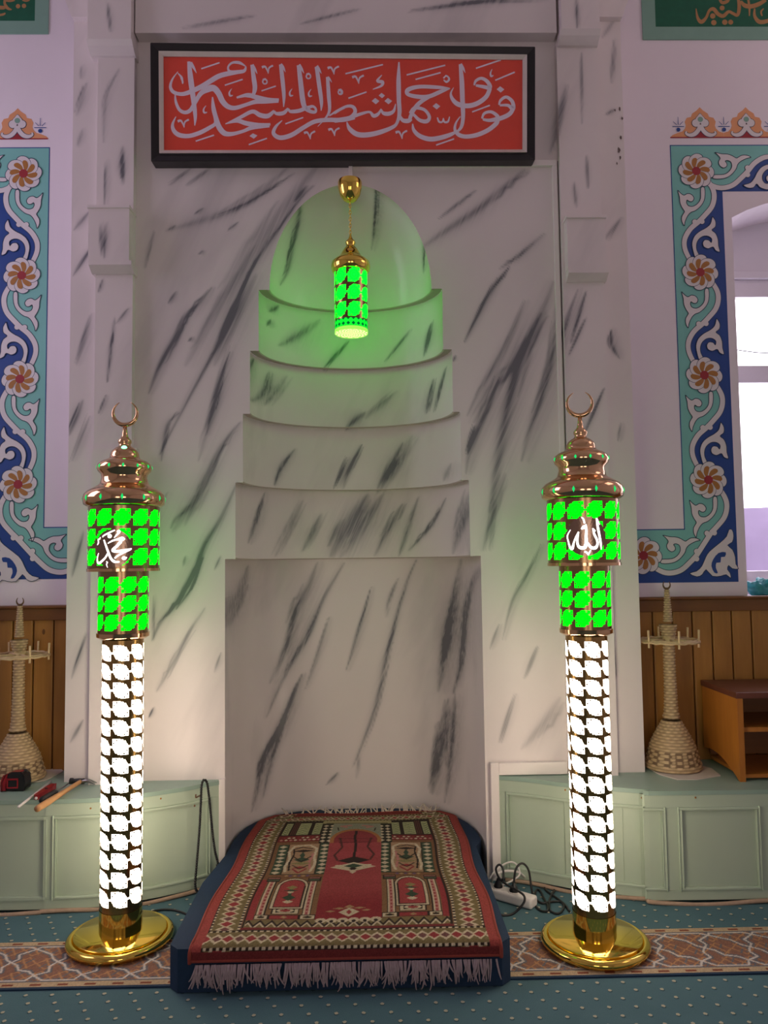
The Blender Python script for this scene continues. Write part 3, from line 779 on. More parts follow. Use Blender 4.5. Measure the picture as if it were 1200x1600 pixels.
B_ST = [
 [(-30,400,14),(40,360,16),(85,360,20),(100,390,22),(70,425,24),(0,440,26),(-30,446,22)],
 [(70,425,22),(140,402,18),(190,392,14),(215,415,22),(245,402,18),(262,372,6)],[(262,374,6),(275,398,20),(310,402,24),(340,385,18),(352,343,5)],
 [(266,170,5),(238,205,16),(270,212,20),(262,235,14),(210,256,5)],
 [(372,92,8),(370,200,26),(372,320,26),(376,400,24),(360,458,18),(330,485,22),(250,515,28),(170,530,30),(110,525,30),(65,492,24),(48,452,6)],
 [(372,400,10),(395,440,22),(430,445,26),(450,432,20)],
 [(440,400,14),(470,368,20),(530,378,18),(562,420,20),(545,448,24),(500,440,20),(455,402,16),(440,430,20)],
 [(688,250,6),(620,244,20),(500,240,22),(430,258,26),(428,285,22),(490,300,24),(560,298,24),(640,266,22),(690,250,6)],[(580,292,16),(510,330,24),(465,378,24),(440,435,20)],
 [(840,232,10),(850,205,16),(885,190,18),(922,210,22),(938,245,24),(895,240,20),(850,232,14)],
 [(938,250,24),(915,300,26),(860,340,28),(800,355,28),(740,345,28),(706,315,22),(695,280,12),(712,245,3)],
 [(752,105,18),(762,200,28),(768,330,28),(772,420,24),(762,480,20),(735,512,12)],[(754,104,16),(770,128,14),(784,158,3)],
 [(755,418,5),(728,458,12),(722,498,18),(745,528,24),(790,540,24),(860,530,26),(930,500,26),(980,460,26),(990,435,20)],
 [(890,432,12),(905,400,16),(950,392,18),(990,425,22),(940,442,20),(895,436,14)],
 [(995,350,10),(1005,322,16),(1040,302,18),(1078,330,22),(1082,372,26),(1050,352,18),(1000,352,12)],[(1084,370,24),(1060,405,26),(1000,432,26),(940,442,20)],
 [(740,505,10),(690,530,24),(620,550,28),(560,555,28),(500,535,26),(465,500,20),(458,462,6)],
 [(40,163,9),(273,108,9)],[(420,170,9),(659,112,9)],[(475,197,9),(631,156,9)],[(850,130,9),(1004,80,9)],[(970,202,9),(1091,153,9)],[(828,392,9),(938,352,9)],[(605,592,9),(717,554,9)],[(58,310,9),(171,272,9)],
 [(950,135,3),(940,160,10),(945,178,12),(958,172,6)],
 [(612,425,8),(622,450,12),(642,452,10),(650,428,6)],[(650,430,6),(656,452,12),(678,450,12),(688,420,6)],
 [(648,190,10),(668,175,8),(684,195,12),(668,212,12),(650,200,8)],[(660,172,8),(674,180,8)],[(2,262,10),(16,270,10),(8,284,8)]]
for (x, y) in ((118, 195), (388, 527)):
    B_ST += [[(x - 36, y - 10, 16), (x - 14, y - 14, 12), (x + 6, y + 26, 6)], [(x + 4, y + 28, 6), (x + 10, y - 6, 10), (x + 36, y - 22, 12)]]
def dia(x, y, s=24): return [(x - s, y), (x - 2, y - s * .8), (x + s, y), (x + 2, y + s * .8)]
B_POLY = [dia(227, 326), dia(306, 326), dia(266, 293, 20), dia(606, 357), dia(1003, 256, 24)]
lt = MB()
for i_, s_ in enumerate(A_ST): lt.ribbon(s_, lay(ca_, i_), 1.04)
for p_ in A_POLY: lt.flat(p_, ca_)
for i_, s_ in enumerate(B_ST): lt.ribbon(s_, lay(cb_, i_ + .5), 1.04)
for p_ in B_POLY: lt.flat(p_, cb_)
obj('lettering', lt, LETTER, FR)
gp = MB(); gp.prism([(p.x, p.z) for p in q], 'y', YFR + .008, YFR + .0105); obj('glass_pane', gp, GLASS, FR)
FR.rotation_euler.x = math.radians(3.5)   # hung leaning forward a little


# ------------------------------------------------------------------ painted borders round the windows
LAY = .0005
def wall_map(ox, oz, sx, sc, layer, tr=False):
    "local motif units to the wall; sx=-1 mirrors, tr swaps along and across"
    def f(u, v):
        if tr: u, v = v, u
        return (ox + sx * u * sc, YW - LAY * layer - .0008, oz - v * sc)
    return f
LEAF_T = [(165,425),(185,445),(215,466),(245,452),(278,460),(298,490),(285,518),(260,520),(240,508),(235,530),(250,555),(288,560),(328,535),(353,490),(358,405),(390,405),(388,490),(360,550),(310,595),(268,612),(240,642),(217,690),(208,724),(190,690),(190,650),(206,620),(214,602),(195,570),(180,530),(177,480)]
LEAF_N = [(290,990),(272,930),(267,870),(290,812),(335,772),(385,745),(425,710),(441,660),(448,650),(470,690),(466,735),(436,762),(466,790),(484,840),(486,895),(495,946),(460,935),(440,905),(400,919),(365,904),(356,872),(374,845),(408,848),(426,868),(431,836),(402,814),(360,815),(322,843),(304,885),(306,935),(332,995)]
LEAF_T = smooth_poly([(x - 325, y - 262) for x, y in LEAF_T], 3); LEAF_N = smooth_poly([(x - 325, y - 262) for x, y in LEAF_N], 3)
VINE1 = [(70,60,38),(105,98,38),(138,168,40),(140,238,40),(115,308,40),(55,378,40),(5,428,40)]
VINE2 = [(5,428,40),(-65,488,40),(-110,558,40),(-122,618,38),(-112,678,38),(-80,750,36)]
def flower(mats, mp0, r=148):
    """eight white pinwheel petals with ochre cores and a red eye; mp0(layer) gives the mapping"""
    for k in range(8):
        a = k * PI / 4 + .18; c_, s_ = math.cos(a), math.sin(a)
        def rotp(pl):
            o_ = []
            for x, y in pl:
                r0 = math.hypot(x, y); tw = .55 * (1 - r0 / 150); ca, sa = math.cos(a + math.atan2(y, x) - tw), math.sin(a + math.atan2(y, x) - tw)
                o_.append((r0 * ca, r0 * sa))
            return o_
        pet = smooth_poly([(18, -14), (60, -52), (105, -58), (140, -34), (148, 2), (132, 36), (95, 50), (50, 30), (20, 12)], 3)
        lay = 6 + k * .25
        mats['ink'].flat(rotp([(x * 1.035, y * 1.07) for x, y in pet]), mp0(lay)); mats['white'].flat(rotp(pet), mp0(lay + .12))
        br = smooth_poly([(24, -6), (60, -28), (100, -30), (112, -8), (95, 12), (55, 10)], 3)
        mats['brown'].flat(rotp(br), mp0(9))
    mats['red'].disc(0, 0, 36, mp0(9.5))
def paint_run(mats, mk, nper, first=True, half_last=False, tr=False, half_only=False):
    for k in range(nper):
        dv = 856 * k
        def sh(pl): return [(p[0], p[1] + dv) + tuple(p[2:]) for p in pl]
        only = half_only or (half_last and k == nper - 1)
        vs = VINE1 + ([] if only else VINE2[1:])
        mats['ink'].ribbon(sh(vs), mk(3), dw=9); mats['white'].ribbon(sh(vs), mk(4))
        for lf in ([LEAF_T] if only else [LEAF_T, LEAF_N]):
            P = sh(lf); mats['white'].flat(P, mk(4.5)); mats['ink'].outline(P, 5.5, mk(5))
        for kx, ky in ((-28, 430), (32, 428)):
            mats['ink'].disc(kx, ky + dv, 25, mk(3.2)); mats['white'].disc(kx, ky + dv, 21, mk(4.7))
def vine_edge(k0, n, half_last):
    P = []
    for k in range(n):
        vs = VINE1 + ([] if (half_last and k == n - 1) else VINE2[1:])
        P += [(x, y + 856 * (k + k0)) for x, y, _ in spline2(vs, 4)]
    return P
def border(name, label, sx, X0, z1, sc, xb, zb, x_clip, zin, zout, top):
    """one painted border; sx=+1: window to the right"""
    root = thing(name, label, 'wall painting', (X0, YW, z1))
    mats = {k: MB() for k in ('navy', 'teal', 'white', 'ink', 'brown', 'red')}
    mk = lambda layer: wall_map(X0, z1, sx, sc, layer)
    mb_ = lambda layer: wall_map(xb, zb, sx, sc, layer + .07, True)
    uo, ui = -203, 214
    vi = (z1 - zin) / sc; vo = (z1 - zout) / sc          # bottom band: inner and outer edges
    ucl = (x_clip - X0) / sc * sx
    far = 900
    # navy ground, then the teal side laid over it
    mats['navy'].flat([(uo - 7, -227), (ui, -227), (ui, vo), (ucl, vo), (ucl, vi - 8), (uo - 7, vi - 8)], mk(0))
    if top: mats['navy'].flat([(ui, -227), (far, -227), (far, 172), (ui, 172)], mk(0))
    ve = vine_edge(0, 4, True)
    # bottom run vine in the same frame
    ubx = (xb - X0) / sc * sx; vbz = (z1 - zb) / sc
    be = [(ubx + v, vbz + u) for u, v, _ in spline2(VINE1, 4)]
    pts = [(uo, -219), (60, -219), (60, 40)] + ve + list(reversed(be)) + [(ucl, vbz + 60), (ucl, vi), (uo, vi)]
    mats['teal'].flat(pts, mk(1))
    if top:
        te = [(v, u) for u, v, _ in spline2(VINE1 + VINE2[1:], 4)]
        mats['teal'].flat([(60, -219), (far, -219), (far, -100)] + list(reversed(te)) + [(60, 60)], mk(1))
        mt = lambda layer: wall_map(X0, z1, sx, sc, layer + .07, True)
        paint_run(mats, mt, 1)
    paint_run(mats, mk, 4, half_last=True)
    paint_run(mats, mb_, 1, half_only=True)
    # the joint between the two runs, and the corner leaf on navy
    a = ve[-1]; b = be[-1]
    jn = [(a[0], a[1], 40), ((a[0] + b[0]) / 2, (a[1] + b[1]) / 2, 40), (b[0], b[1], 40)]
    mats['ink'].ribbon(jn, mk(3.14), dw=9); mats['white'].ribbon(jn, mk(4.14))
    kk = 5.335 / 3.81
    cl = [(375,1245),(382,1280),(372,1315),(345,1332),(372,1358),(386,1400),(388,1440),(402,1468),(366,1466),(346,1448),(338,1470),(352,1490),(356,1522),(330,1500),(300,1508),(250,1508),(215,1470),(192,1498),(160,1510),(118,1490),(160,1478),(192,1448),(215,1400),(240,1365),(300,1318),(340,1282),(356,1243)]
    cl = smooth_poly([((x - 248) * kk, (y - 955) * kk + 856 * 3) for x, y in cl], 2); mats['white'].flat(cl, mk(4.5)); mats['ink'].outline(cl, 5, mk(5))
    ho = [(332,1372),(290,1376),(258,1412),(246,1450),(262,1488),(282,1490),(272,1462),(276,1432),(300,1430),(304,1400),(326,1398)]
    mats['navy'].flat(smooth_poly([((x - 248) * kk, (y - 955) * kk + 856 * 3) for x, y in ho], 2), mk(5.2))
    for nm, mt_, key in (('background', NAVYP, 'navy'), ('background', TEALP, 'teal'), ('outline', INKP, 'ink'), ('vine', WHITEP, 'white')):
        o = obj(nm, mats[key], mt_, root)
        if key == 'teal': o['label'] = 'turquoise side of the ground'
        if key == 'navy': o['label'] = 'navy side of the ground'
    # flowers
    locs = [(0, 856 * k) for k in range(4)] + [(ubx, vbz)]
    for (u, v) in locs:
        fl_ = {k: MB() for k in ('white', 'ink', 'brown', 'red')}
        ox, oz = X0 + sx * u * sc, z1 - v * sc
        flower(fl_, lambda layer: wall_map(ox, oz, sx, sc, layer))
        p = obj('flower', fl_['white'], WHITEP, root)
        obj('petal_outline', fl_['ink'], INKP, p); obj('petal_core', fl_['brown'], BROWNP, p); obj('flower_center', fl_['red'], CRIMP, p)
    return root
fr_ = [at(1091, 268, YW), at(1091, 430, YW), at(1100, 585, YW), at(1105, 750, YW)]
XF = sum(p.x for p in fr_) / 4; SCB = (fr_[0].z - fr_[3].z) / 3 / 856
fb = at(1005, 868, YW)
border('painted_border', 'turquoise and navy painted border of white flowers at the window, right of the mihrab', 1, XF, fr_[0].z, SCB, fb.x, fb.z, XR - .02, at(1050, 828, YW).z, at(1080, 910, YW).z, True)
fl_l = [at(35, 272, YW), at(36, 430, YW), at(32, 592, YW), at(30, 757, YW)]
XFL = sum(p.x for p in fl_l) / 4; SCL = (fl_l[0].z - fl_l[3].z) / 3 / 856
border('painted_border', 'turquoise and navy painted border of white flowers, left of the mihrab', -1, XFL, fl_l[0].z, SCL, XFL + (XF - fb.x), at(100, 866, YW).z, XL + .02, at(70, 825, YW).z, at(60, 905, YW).z, True)

# painted cresting above the borders
def cresting(label, sx, x_start, zbase, n, sc, first_c):
    root = thing('painted_cresting', label, 'wall painting', (x_start, YW, zbase))
    def mk(layer, ox): return lambda x, y: (x_start + sx * (ox + x) * sc, YW - LAY * layer - .0008, zbase - y * sc)
    def sprig(xx, ox):
        b = MB(); b.disc(xx, -92, 24, mk(4, ox))
        for s4 in ([(xx - 68, -130, 8), (xx + 68, -130, 8)], [(xx, -150, 8), (xx, -245, 5)], [(xx - 18, -150, 7), (xx - 58, -190, 5)], [(xx + 18, -150, 7), (xx + 58, -190, 5)]):
            b.ribbon(s4, mk(4, ox))
        obj('blue_sprig', b, NAVYP, root)
    for i in range(n):
        ox = first_c + 541 * i
        g = {k: MB() for k in ('or', 'red', 'wh', 'ink', 'sage')}
        R_ = [(0,-365),(38,-325),(92,-288),(106,-248),(158,-236),(182,-190),(172,-140),(182,-108),(215,-72),(270,-55)]
        hl = -360 if i == 0 else -270
        Lf = [(-x, y) for x, y in reversed(R_[1:-1])]
        g['or'].flat(R_ + [(270, 0), (hl, 0)] + ([(-330, -30), (-270, -55)] if i == 0 else [(-270, -55)]) + Lf, mk(0, ox))
        g['red'].flat([(-85, 0), (-30, -60), (0, -125), (30, -60), (85, 0)], mk(1, ox))
        for sd_ in (-1, 1):
            st = [(0, -150, 46), (sd_ * 28, -85, 50), (sd_ * 75, -38, 50), (sd_ * 130, -26, 40), (sd_ * 172, -45, 26), (sd_ * 168, -72, 18)]
            e_ = .05 * sd_; g['ink'].ribbon(st, mk(2 + e_, ox), dw=12); g['wh'].ribbon(st, mk(3 + e_, ox))
            g['ink'].disc(sd_ * 52, -172, 52, mk(2.2 + e_, ox)); g['wh'].disc(sd_ * 52, -172, 46, mk(3.2 + e_, ox))
        bud = smooth_poly([(0, -288), (28, -255), (54, -222), (30, -190), (0, -170), (-30, -190), (-54, -222), (-28, -255)], 2)
        g['ink'].flat([(x * 1.12, -228 + (y + 228) * 1.1) for x, y in bud], mk(2.35, ox)); g['wh'].flat(bud, mk(3.35, ox)); g['sage'].disc(0, -215, 32, mk(4, ox))
        cr = obj('crest', g['or'], ORANGEP, root)
        obj('base_triangle', g['red'], CRIMP, cr); obj('outline', g['ink'], INKP, cr); obj('scroll', g['wh'], WHITEP, cr); obj('bud_core', g['sage'], SAGEP, cr)
        for xx in ([-262] if i == 0 else []) + [275]: sprig(xx, ox)
    b = MB(); b.flat([(0, -6), (first_c + 541 * n - 260, -6), (first_c + 541 * n - 260, 8), (0, 8)], mk(1.5, 0)); obj('base_line', b, CRIMP, root)
sck = YW / FPX / 7.06 * .985
a = at(1047, 215, YW); cresting('apricot painted cresting above the flower border, right of the mihrab', 1, a.x, a.z, 3, sck, 360)
a = at(75, 217, YW); cresting('apricot painted cresting above the flower border, left of the mihrab', -1, a.x, a.z, 2, sck, 350)

# green calligraphy panels high on the wall
def green_panel(label, corner, sx, wd, ht, strokes, dots, origin, sc_):
    """corner: lower inner corner; sx: direction away from the mihrab"""
    X, Z = corner.x, corner.z
    root = thing('calligraphy_panel', label, 'wall panel', (X, YW, Z))
    b = .062
    fr = MB()
    for x0, x1, z0, z1 in ((0, wd, 0, b), (0, wd, ht - b, ht), (0, b, b, ht - b), (wd - b, wd, b, ht - b)):
        xa, xb_ = sorted((X + sx * x0, X + sx * x1)); fr.box(xa, xb_, YW - .006, YW - .0006, Z + z0, Z + z1)
    obj('frame', fr, SAGEP, root)
    f = MB(); xa, xb_ = sorted((X + sx * b, X + sx * (wd - b))); f.box(xa, xb_, YW - .005, YW - .0006, Z + b, Z + ht - b); obj('field', f, GREENP, root)
    l = MB()
    def mp(x, y): p = at(origin[0] + x / sc_, origin[1] + y / sc_, YW - .0056); return (p.x, YW - .0056, p.z)
    for i_, st_ in enumerate(strokes): l.ribbon(st_, (lambda x, y, i_=i_: (lambda q: (q[0], q[1] - .00006 * i_, q[2]))(mp(x, y))))
    for d in dots: l.disc(d[0], d[1], d[2], mp, 10)
    obj('lettering', l, TANP, root)
green_panel('green painted panel with tan Arabic lettering, high right above the flower border', at(1004, 63, YW), 1, 1.3, .6,
    [[(525,80,8),(540,165,26),(575,205,38),(620,165,26),(650,100,26),(690,85,36),(730,130,36),(780,150,36),(830,110,28),(870,125,28),(915,140,30),(930,60,34),(918,-30,24)],
     [(945,10,20),(980,50,40),(1040,60,40),(1110,40,40),(1180,0,30)],[(1010,-20,20),(1025,60,20),(1025,150,12)],[(1075,80,14),(1075,150,28),(1120,205,40),(1200,195,36),(1300,150,30)],[(1160,80,10),(1135,110,18),(1145,150,12)],
     [(740,-20,20),(770,25,30),(820,10,30),(840,-40,20)]],
    [(770,75,24),(682,150,26),(692,212,26),(795,208,26),(850,208,24)], (1000, 0), 6.0)
green_panel('green painted panel with tan Arabic lettering, high left above the flower border', at(76, 54, YW), -1, 1.3, .6,
    [[(-60,110,60),(40,120,60),(90,110,50),(140,140,40),(185,150,14)],[(75,0,40),(75,60,40),(110,110,40)],[(95,10,30),(160,15,36),(230,0,30)],[(-20,240,30),(50,225,36),(85,205,20)],[(350,5,20),(410,15,28),(465,0,20)],[(-120,180,40),(-60,240,40),(20,230,30)]],
    [(282,97,36),(375,92,36)], (0, 0), 10.0)

# ------------------------------------------------------------------ sage green bench cabinets with curved fronts
def resample(pts, step=.02):
    P = [Vector((p[0], p[1], 0)) for p in pts]; out = [P[0]]
    for a, b in zip(P[:-1], P[1:]):
        n = max(1, int((b - a).length / step)); out += [a.lerp(b, (i + 1) / n) for i in range(n)]
    return out
def bench(label, curve, wall_x, panels, far_x):
    """curve: plan of the front from the niche outward"""
    C_ = resample(curve, .015); n = len(C_)
    S = [0.0]
    for a, b in zip(C_[:-1], C_[1:]): S.append(S[-1] + (b - a).length)
    L = S[-1]; out = 1 if C_[-1].x > C_[0].x else -1
    def pos(s):
        s = max(0, min(L, s)); i = max(0, min(n - 2, int(np.searchsorted(S, s) - 1)))
        t = (s - S[i]) / max(1e-9, S[i + 1] - S[i]); p = C_[i].lerp(C_[i + 1], t)
        i0, i1 = max(0, i - 2), min(n - 1, i + 3); d = (C_[i1] - C_[i0]).normalized()
        nn = Vector((d.y, -d.x, 0)) * out
        if nn.y > 0: nn = -nn
        return p, nn
    def s_at(px):   # arclength where the front meets photograph column px
        best = min(range(n), key=lambda i: abs(C_[i].x - on_front(px)))
        return S[best]
    def on_front(px):
        bd = None
        for i in range(n):
            v = Vector((C_[i].x, C_[i].y, .22)) - CAM0
            x = 600 + FPX * v.dot(CRT) / v.dot(fw)
            if bd is None or abs(x - px) < bd[0]: bd = (abs(x - px), C_[i].x)
        return bd[1]
    def strip(mb, s0, s1, z0, z1, d0, d1):
        k = max(2, int((s1 - s0) / .02)); kk = len(mb.v)
        for i in range(k + 1):
            p, nn = pos(s0 + (s1 - s0) * i / k)
            for d, z in ((d0, z0), (d1, z0), (d1, z1), (d0, z1)): q_ = p + nn * d; mb.v.append((q_.x, q_.y, z))
        for i in range(k):
            for j in range(4):
                a = kk + i * 4 + j; b = kk + i * 4 + (j + 1) % 4; mb.f.append((a, b, b + 4, a + 4))
        mb.f.append((kk, kk + 1, kk + 2, kk + 3)); e = kk + k * 4; mb.f.append((e + 3, e + 2, e + 1, e))
    root = thing('bench_cabinet', label, 'bench', (C_[n // 2].x, 3.1, 0))
    yb = YW - .04
    # carcass top
    pl = [(p.x, p.y) for p in C_]
    edge = []
    for i in range(0, n, 2):
        p, nn = pos(S[i]); q_ = p + nn * .006; edge.append((q_.x, q_.y))
    edge.append((pos(L)[0] + pos(L)[1] * .006)[:2])
    step_x = XL if out < 0 else XR
    poly = [(edge[0][0], YP - .0)] + edge + [(far_x, yb), (step_x + out * .004, yb), (step_x + out * .004, YP - .001)]
    tm = MB(); tm.prism(poly, 'z', ZB - .016, ZB); obj('bench_top', tm, BENCHT, root, bevel=.004)
    fm_ = MB(); strip(fm_, 0, L, .012, ZB - .016, -.02, -.006); obj('front_board', fm_, BENCHF, root)
    rl = MB(); strip(rl, 0, L, ZB - .062, ZB - .0165, -.008, .004); strip(rl, 0, L, .012, .048, -.008, .004)
    obj('rail', rl, BENCHF, root, bevel=.0015)
    bounds = []
    for (pa, pb) in panels:
        sa, sb = sorted((s_at(pa), s_at(pb))); bounds.append((sa, sb))
    bounds.sort(); edges = [0.0] + [x for b in bounds for x in b] + [L]
    for i in range(0, len(edges), 2):
        st = MB()
        if edges[i + 1] - edges[i] > .004: strip(st, edges[i], edges[i + 1], .048, ZB - .062, -.008, .004); obj('stile', st, BENCHF, root, bevel=.0015)
    for sa, sb in bounds:
        mo = MB(); w = .011; z0, z1 = .048, ZB - .062
        for (a, b, c, d) in ((sa, sb, z0, z0 + w), (sa, sb, z1 - w, z1), (sa, sa + w, z0 + w, z1 - w), (sb - w, sb, z0 + w, z1 - w)): strip(mo, a, b, c, d, -.007, .009)
        obj('panel_moulding', mo, BENCHF, root, bevel=.003)
        k = max(1, round((sb - sa - 2 * w) / .26)); 
        for i in range(k):
            pn = MB(); wd_ = (sb - sa - 2 * w) / k; strip(pn, sa + w + wd_ * i + .0012, sa + w + wd_ * (i + 1) - .0012, z0 + w, z1 - w, -.0065, -.003); obj('panel_board', pn, BENCHF, root, bevel=.001)
    # screws
    first = None
    for i in range(8):
        p, nn = pos(L * (.1 + .8 * i / 7 * random.uniform(.9, 1.0))); q_ = p + nn * .0055; loc = Vector((q_.x, q_.y, ZB - .03 + random.uniform(-.008, .008)))
        if first is None:
            sc_ = MB(); sc_.sphere((0, 0, 0), .0035, 8, 6); o = first = obj('screw', sc_, BROWNP, root, local=True)
        else:
            o = first.copy(); COL.objects.link(o); o.parent = root
        o.location = loc - WLOC[root.name]
    return root, pos, L, s_at
fp_ = lambda x, y: tuple(on_z(x, y, .0)[:2])
curR = [(at(781, 1300, YP).x, YP - .012), fp_(812, 1370), fp_(845, 1379), fp_(889, 1390), fp_(956, 1401), fp_(1020, 1408), fp_(1085, 1411)]
curR += [(ROOM_R - .02, curR[-1][1] - .005)]
def smooth_curve(c):
    P = spline3([Vector((x, y, 0)) for x, y in c], 8); return [(p.x, p.y) for p in P]
curR = [curR[0], (0.600, 3.166), (0.667, 3.132), (0.762, 3.078)] + curR[4:]
curR = smooth_curve(curR)
curL = [(at(343, 1300, YP).x, YP - .012), fp_(331, 1370), fp_(300, 1386), fp_(230, 1405), fp_(157, 1418), fp_(75, 1423), fp_(10, 1422)]
curL += [(ROOM_L + .02, curL[-1][1])]
curL = [curL[0], (-0.690, 3.160), (-0.748, 3.118), (-0.883, 3.050), (-1.041, 2.998), (-1.231, 2.984), (-1.392, 2.986), (curL[-1][0], 2.986)]
curL = smooth_curve(curL)
bR, posR, LR, sR = bench('sage green bench cabinet with curved panelled front, right of the rug', curR, XR, [(792, 1043), (1062, 1190)], ROOM_R - .02)
bL, posL, LL, sL = bench('sage green bench cabinet with curved panelled front, left of the rug', curL, XL, [(328, 87), (70, -60)], ROOM_L + .02)

# ------------------------------------------------------------------ carpet: woven border strip, seam and binding
def raster(w, h): return np.zeros((h, w, 3), dtype=np.float32)
def lin(r, g, b): return np.array(srgb(r, g, b)[:3], dtype=np.float32)
class Ras:
    def __init__(s, w, h): s.a = raster(w, h); s.w, s.h = w, h; s.U, s.V = np.meshgrid((np.arange(w) + .5) / w, (np.arange(h) + .5) / h)
    def fill(s, mask, c): s.a[mask] = c
    def rect(s, u0, u1, v0, v1, c): s.fill((s.U >= u0) & (s.U < u1) & (s.V >= v0) & (s.V < v1), c)
    def ell(s, u, v, ru, rv, c): s.fill(((s.U - u) / ru) ** 2 + ((s.V - v) / rv) ** 2 < 1, c)
    def dia(s, u, v, ru, rv, c): s.fill(np.abs((s.U - u) / ru) + np.abs((s.V - v) / rv) < 1, c)
    def line(s, pts, w, c, asp=1.0):
        for (x0, y0), (x1, y1) in zip(pts[:-1], pts[1:]):
            dx, dy = x1 - x0, (y1 - y0) * asp; L2 = dx * dx + dy * dy + 1e-12
            t = np.clip(((s.U - x0) * dx + (s.V - y0) * asp * dy) / L2, 0, 1)
            d = np.hypot(s.U - x0 - t * dx, (s.V - y0) * asp - t * dy); s.fill(d < w, c)
def raster_mesh(name, ras, pos, mat, parent=None, **kw):
    mb = MB(); h, w = ras.a.shape[:2]
    us = np.linspace(0, 1, w); vs = np.linspace(0, 1, h)
    grid(mb, lambda u, v: pos(u, v), w - 1, h - 1)
    cols = np.concatenate([ras.a, np.ones((h, w, 1), dtype=np.float32)], axis=2).reshape(-1, 4)
    return obj(name, mb, mat, parent, attrs={'paint': ('FLOAT_COLOR', cols)}, **kw)
PILE = attr_mat('woven_pile')
YB0 = (on_z(60, 1539, 0).y + on_z(1150, 1526, 0).y) / 2; YB1 = (on_z(60, 1472, 0).y + on_z(1150, 1452, 0).y) / 2
XB0, XB1 = -1.75, 2.0
bw, bh = 1180, 84
# one repeat, drawn in repeat units and tiled
PER = .152; nrep = (XB1 - XB0) / PER
Rb = Ras(bw, bh)
rust, tan_, grey_, cream, rust2 = lin(158, 116, 98), lin(212, 186, 150), lin(122, 122, 130), lin(232, 226, 218), lin(204, 152, 108)
Rb.fill(np.ones_like(Rb.U, bool), rust)
aspU = (XB1 - XB0); aspV = (YB1 - YB0)
Xm = (Rb.U * aspU); Ym = Rb.V * aspV
n1 = rng.random((bh, bw))
ph = (Xm / PER) % 1.0
def seg(pts, w, c, off=0.0):
    for sh in (-3, -2, -1, 0, 1, 2):
        for (x0, y0), (x1, y1) in zip(pts[:-1], pts[1:]):
            ax, ay, bx, by = (x0 + sh + off) * PER, y0 * aspV, (x1 + sh + off) * PER, y1 * aspV
            dx, dy = bx - ax, by - ay; L2 = dx * dx + dy * dy + 1e-12
            X = ph * PER; t = np.clip(((X - ax) * dx + (Ym - ay) * dy) / L2, 0, 1)
            d = np.hypot(X - ax - t * dx, Ym - ay - t * dy); Rb.a[d < w] = c
star = [(-.17, .87), (0, .82), (.41, .70), (.55, .58), (.684, .53), (.865, .47), (.985, .36), (1.226, .33), (1.407, .24), (1.65, .14), (2.30, .14), (2.383, .24)]
star2 = [(-.617, .24), (-.346, .32), (-.42, .43), (-.316, .53), (-.21, .60), (-.286, .70), (0, .82), (.075, .87), (.83, .87)]
seg(star, .0105, grey_); seg(star2, .0105, grey_)
# small orange interlace
for cx, cy in ((.5, .5), (0, .5), (.5, .2), (.5, .8), (0, .2), (0, .8)):
    seg([(cx - .24, cy), (cx, cy + .13), (cx + .24, cy), (cx, cy - .13), (cx - .24, cy)], .0026, rust2)
    seg([(cx - .12, cy - .1), (cx + .12, cy + .1)], .003, grey_); seg([(cx - .12, cy + .1), (cx + .12, cy - .1)], .0032, rust2)
seg(star, .0034, cream); seg(star2, .0034, cream)
Rb.fill((Rb.V < .105) | (Rb.V > .90), tan_)
Rb.fill(((Rb.V < .075) & (Rb.V > .035) | (Rb.V > .93) & (Rb.V < .965)) & (((Xm / .085) % 1) < .4), lin(150, 80, 58))
Rb.fill((np.abs(Rb.V - .115) < .012) | (np.abs(Rb.V - .89) < .012), grey_)
Rb.a *= (0.80 + .3 * n1[:, :, None]).astype(np.float32)
cb_strip = raster_mesh('carpet_border', Rb, lambda u, v: (XB0 + aspU * u, YB0 + aspV * v, .0035), PILE)
tag(cb_strip, 'tan and rust interlaced border strip woven across the teal carpet', 'carpet border')
cb_strip.location = (0, 0, 0)
sm = MB(); sm.box(XB0, XB1, YB0 - .012, YB0 - .001, .0, .005); struct('carpet_seam', sm, BLUEF, floor)
# carpet bindings along the benches
for pos_, L_ in ((posR, LR), (posL, LL)):
    pts = []
    for i in range(60):
        s = .02 + (L_ * .9 - .02) * i / 59; p, nn = pos_(s); q_ = p + nn * (.014 + .006 * math.sin(s * 9)); pts.append((q_.x, q_.y, .006 + .004 * math.sin(s * 13)))
    b_ = MB(); b_.tube(pts, .008, 8); struct('carpet_binding', b_, BINDM, floor, smooth='all')

# ------------------------------------------------------------------ blue mattress and prayer rug
TM = .130
cf = [on_z(265, 1546, 0), on_z(803, 1548, 0)]
mx0, mx1, my0 = cf[0].x, cf[1].x, (cf[0].y + cf[1].y) / 2
a6, b6 = TI[0][0], TI[0][3]
def hwn(Y): return (a6 - .012) * max(0, 1 - ((Y - YP) / (b6 - .015)) ** NEXP) ** (1 / NEXP) if Y > YP else 9
mxl = max(mx0, XC - a6 + .012); mxr = min(mx1, XC + a6 - .012)
poly = [(mx0 + .03, my0), (mx0, my0 + .03), (mx0 + .0, 2.9), (mxl, YP - .04), (mxl, YP)]
arcp = []
for i in range(1, 24):
    q_ = sell(a6 - .012, b6 - .015, i / 24, NEXP); arcp.append((XC + q_[0], YP + q_[1]))
poly += arcp + [(mxr, YP), (mxr, YP - .04), (mx1, 2.9), (mx1, my0 + .03), (mx1 - .03, my0)]
mm = MB(); mm.prism(poly, 'z', .002, TM)
mt = obj('mattress', mm, BLUEF, bevel=.022, seg=4, smooth=True, loc=((mx0 + mx1) / 2, 2.8, 0)); tag(mt, 'thick dark blue floor mattress under the red patterned rug', 'mattress')

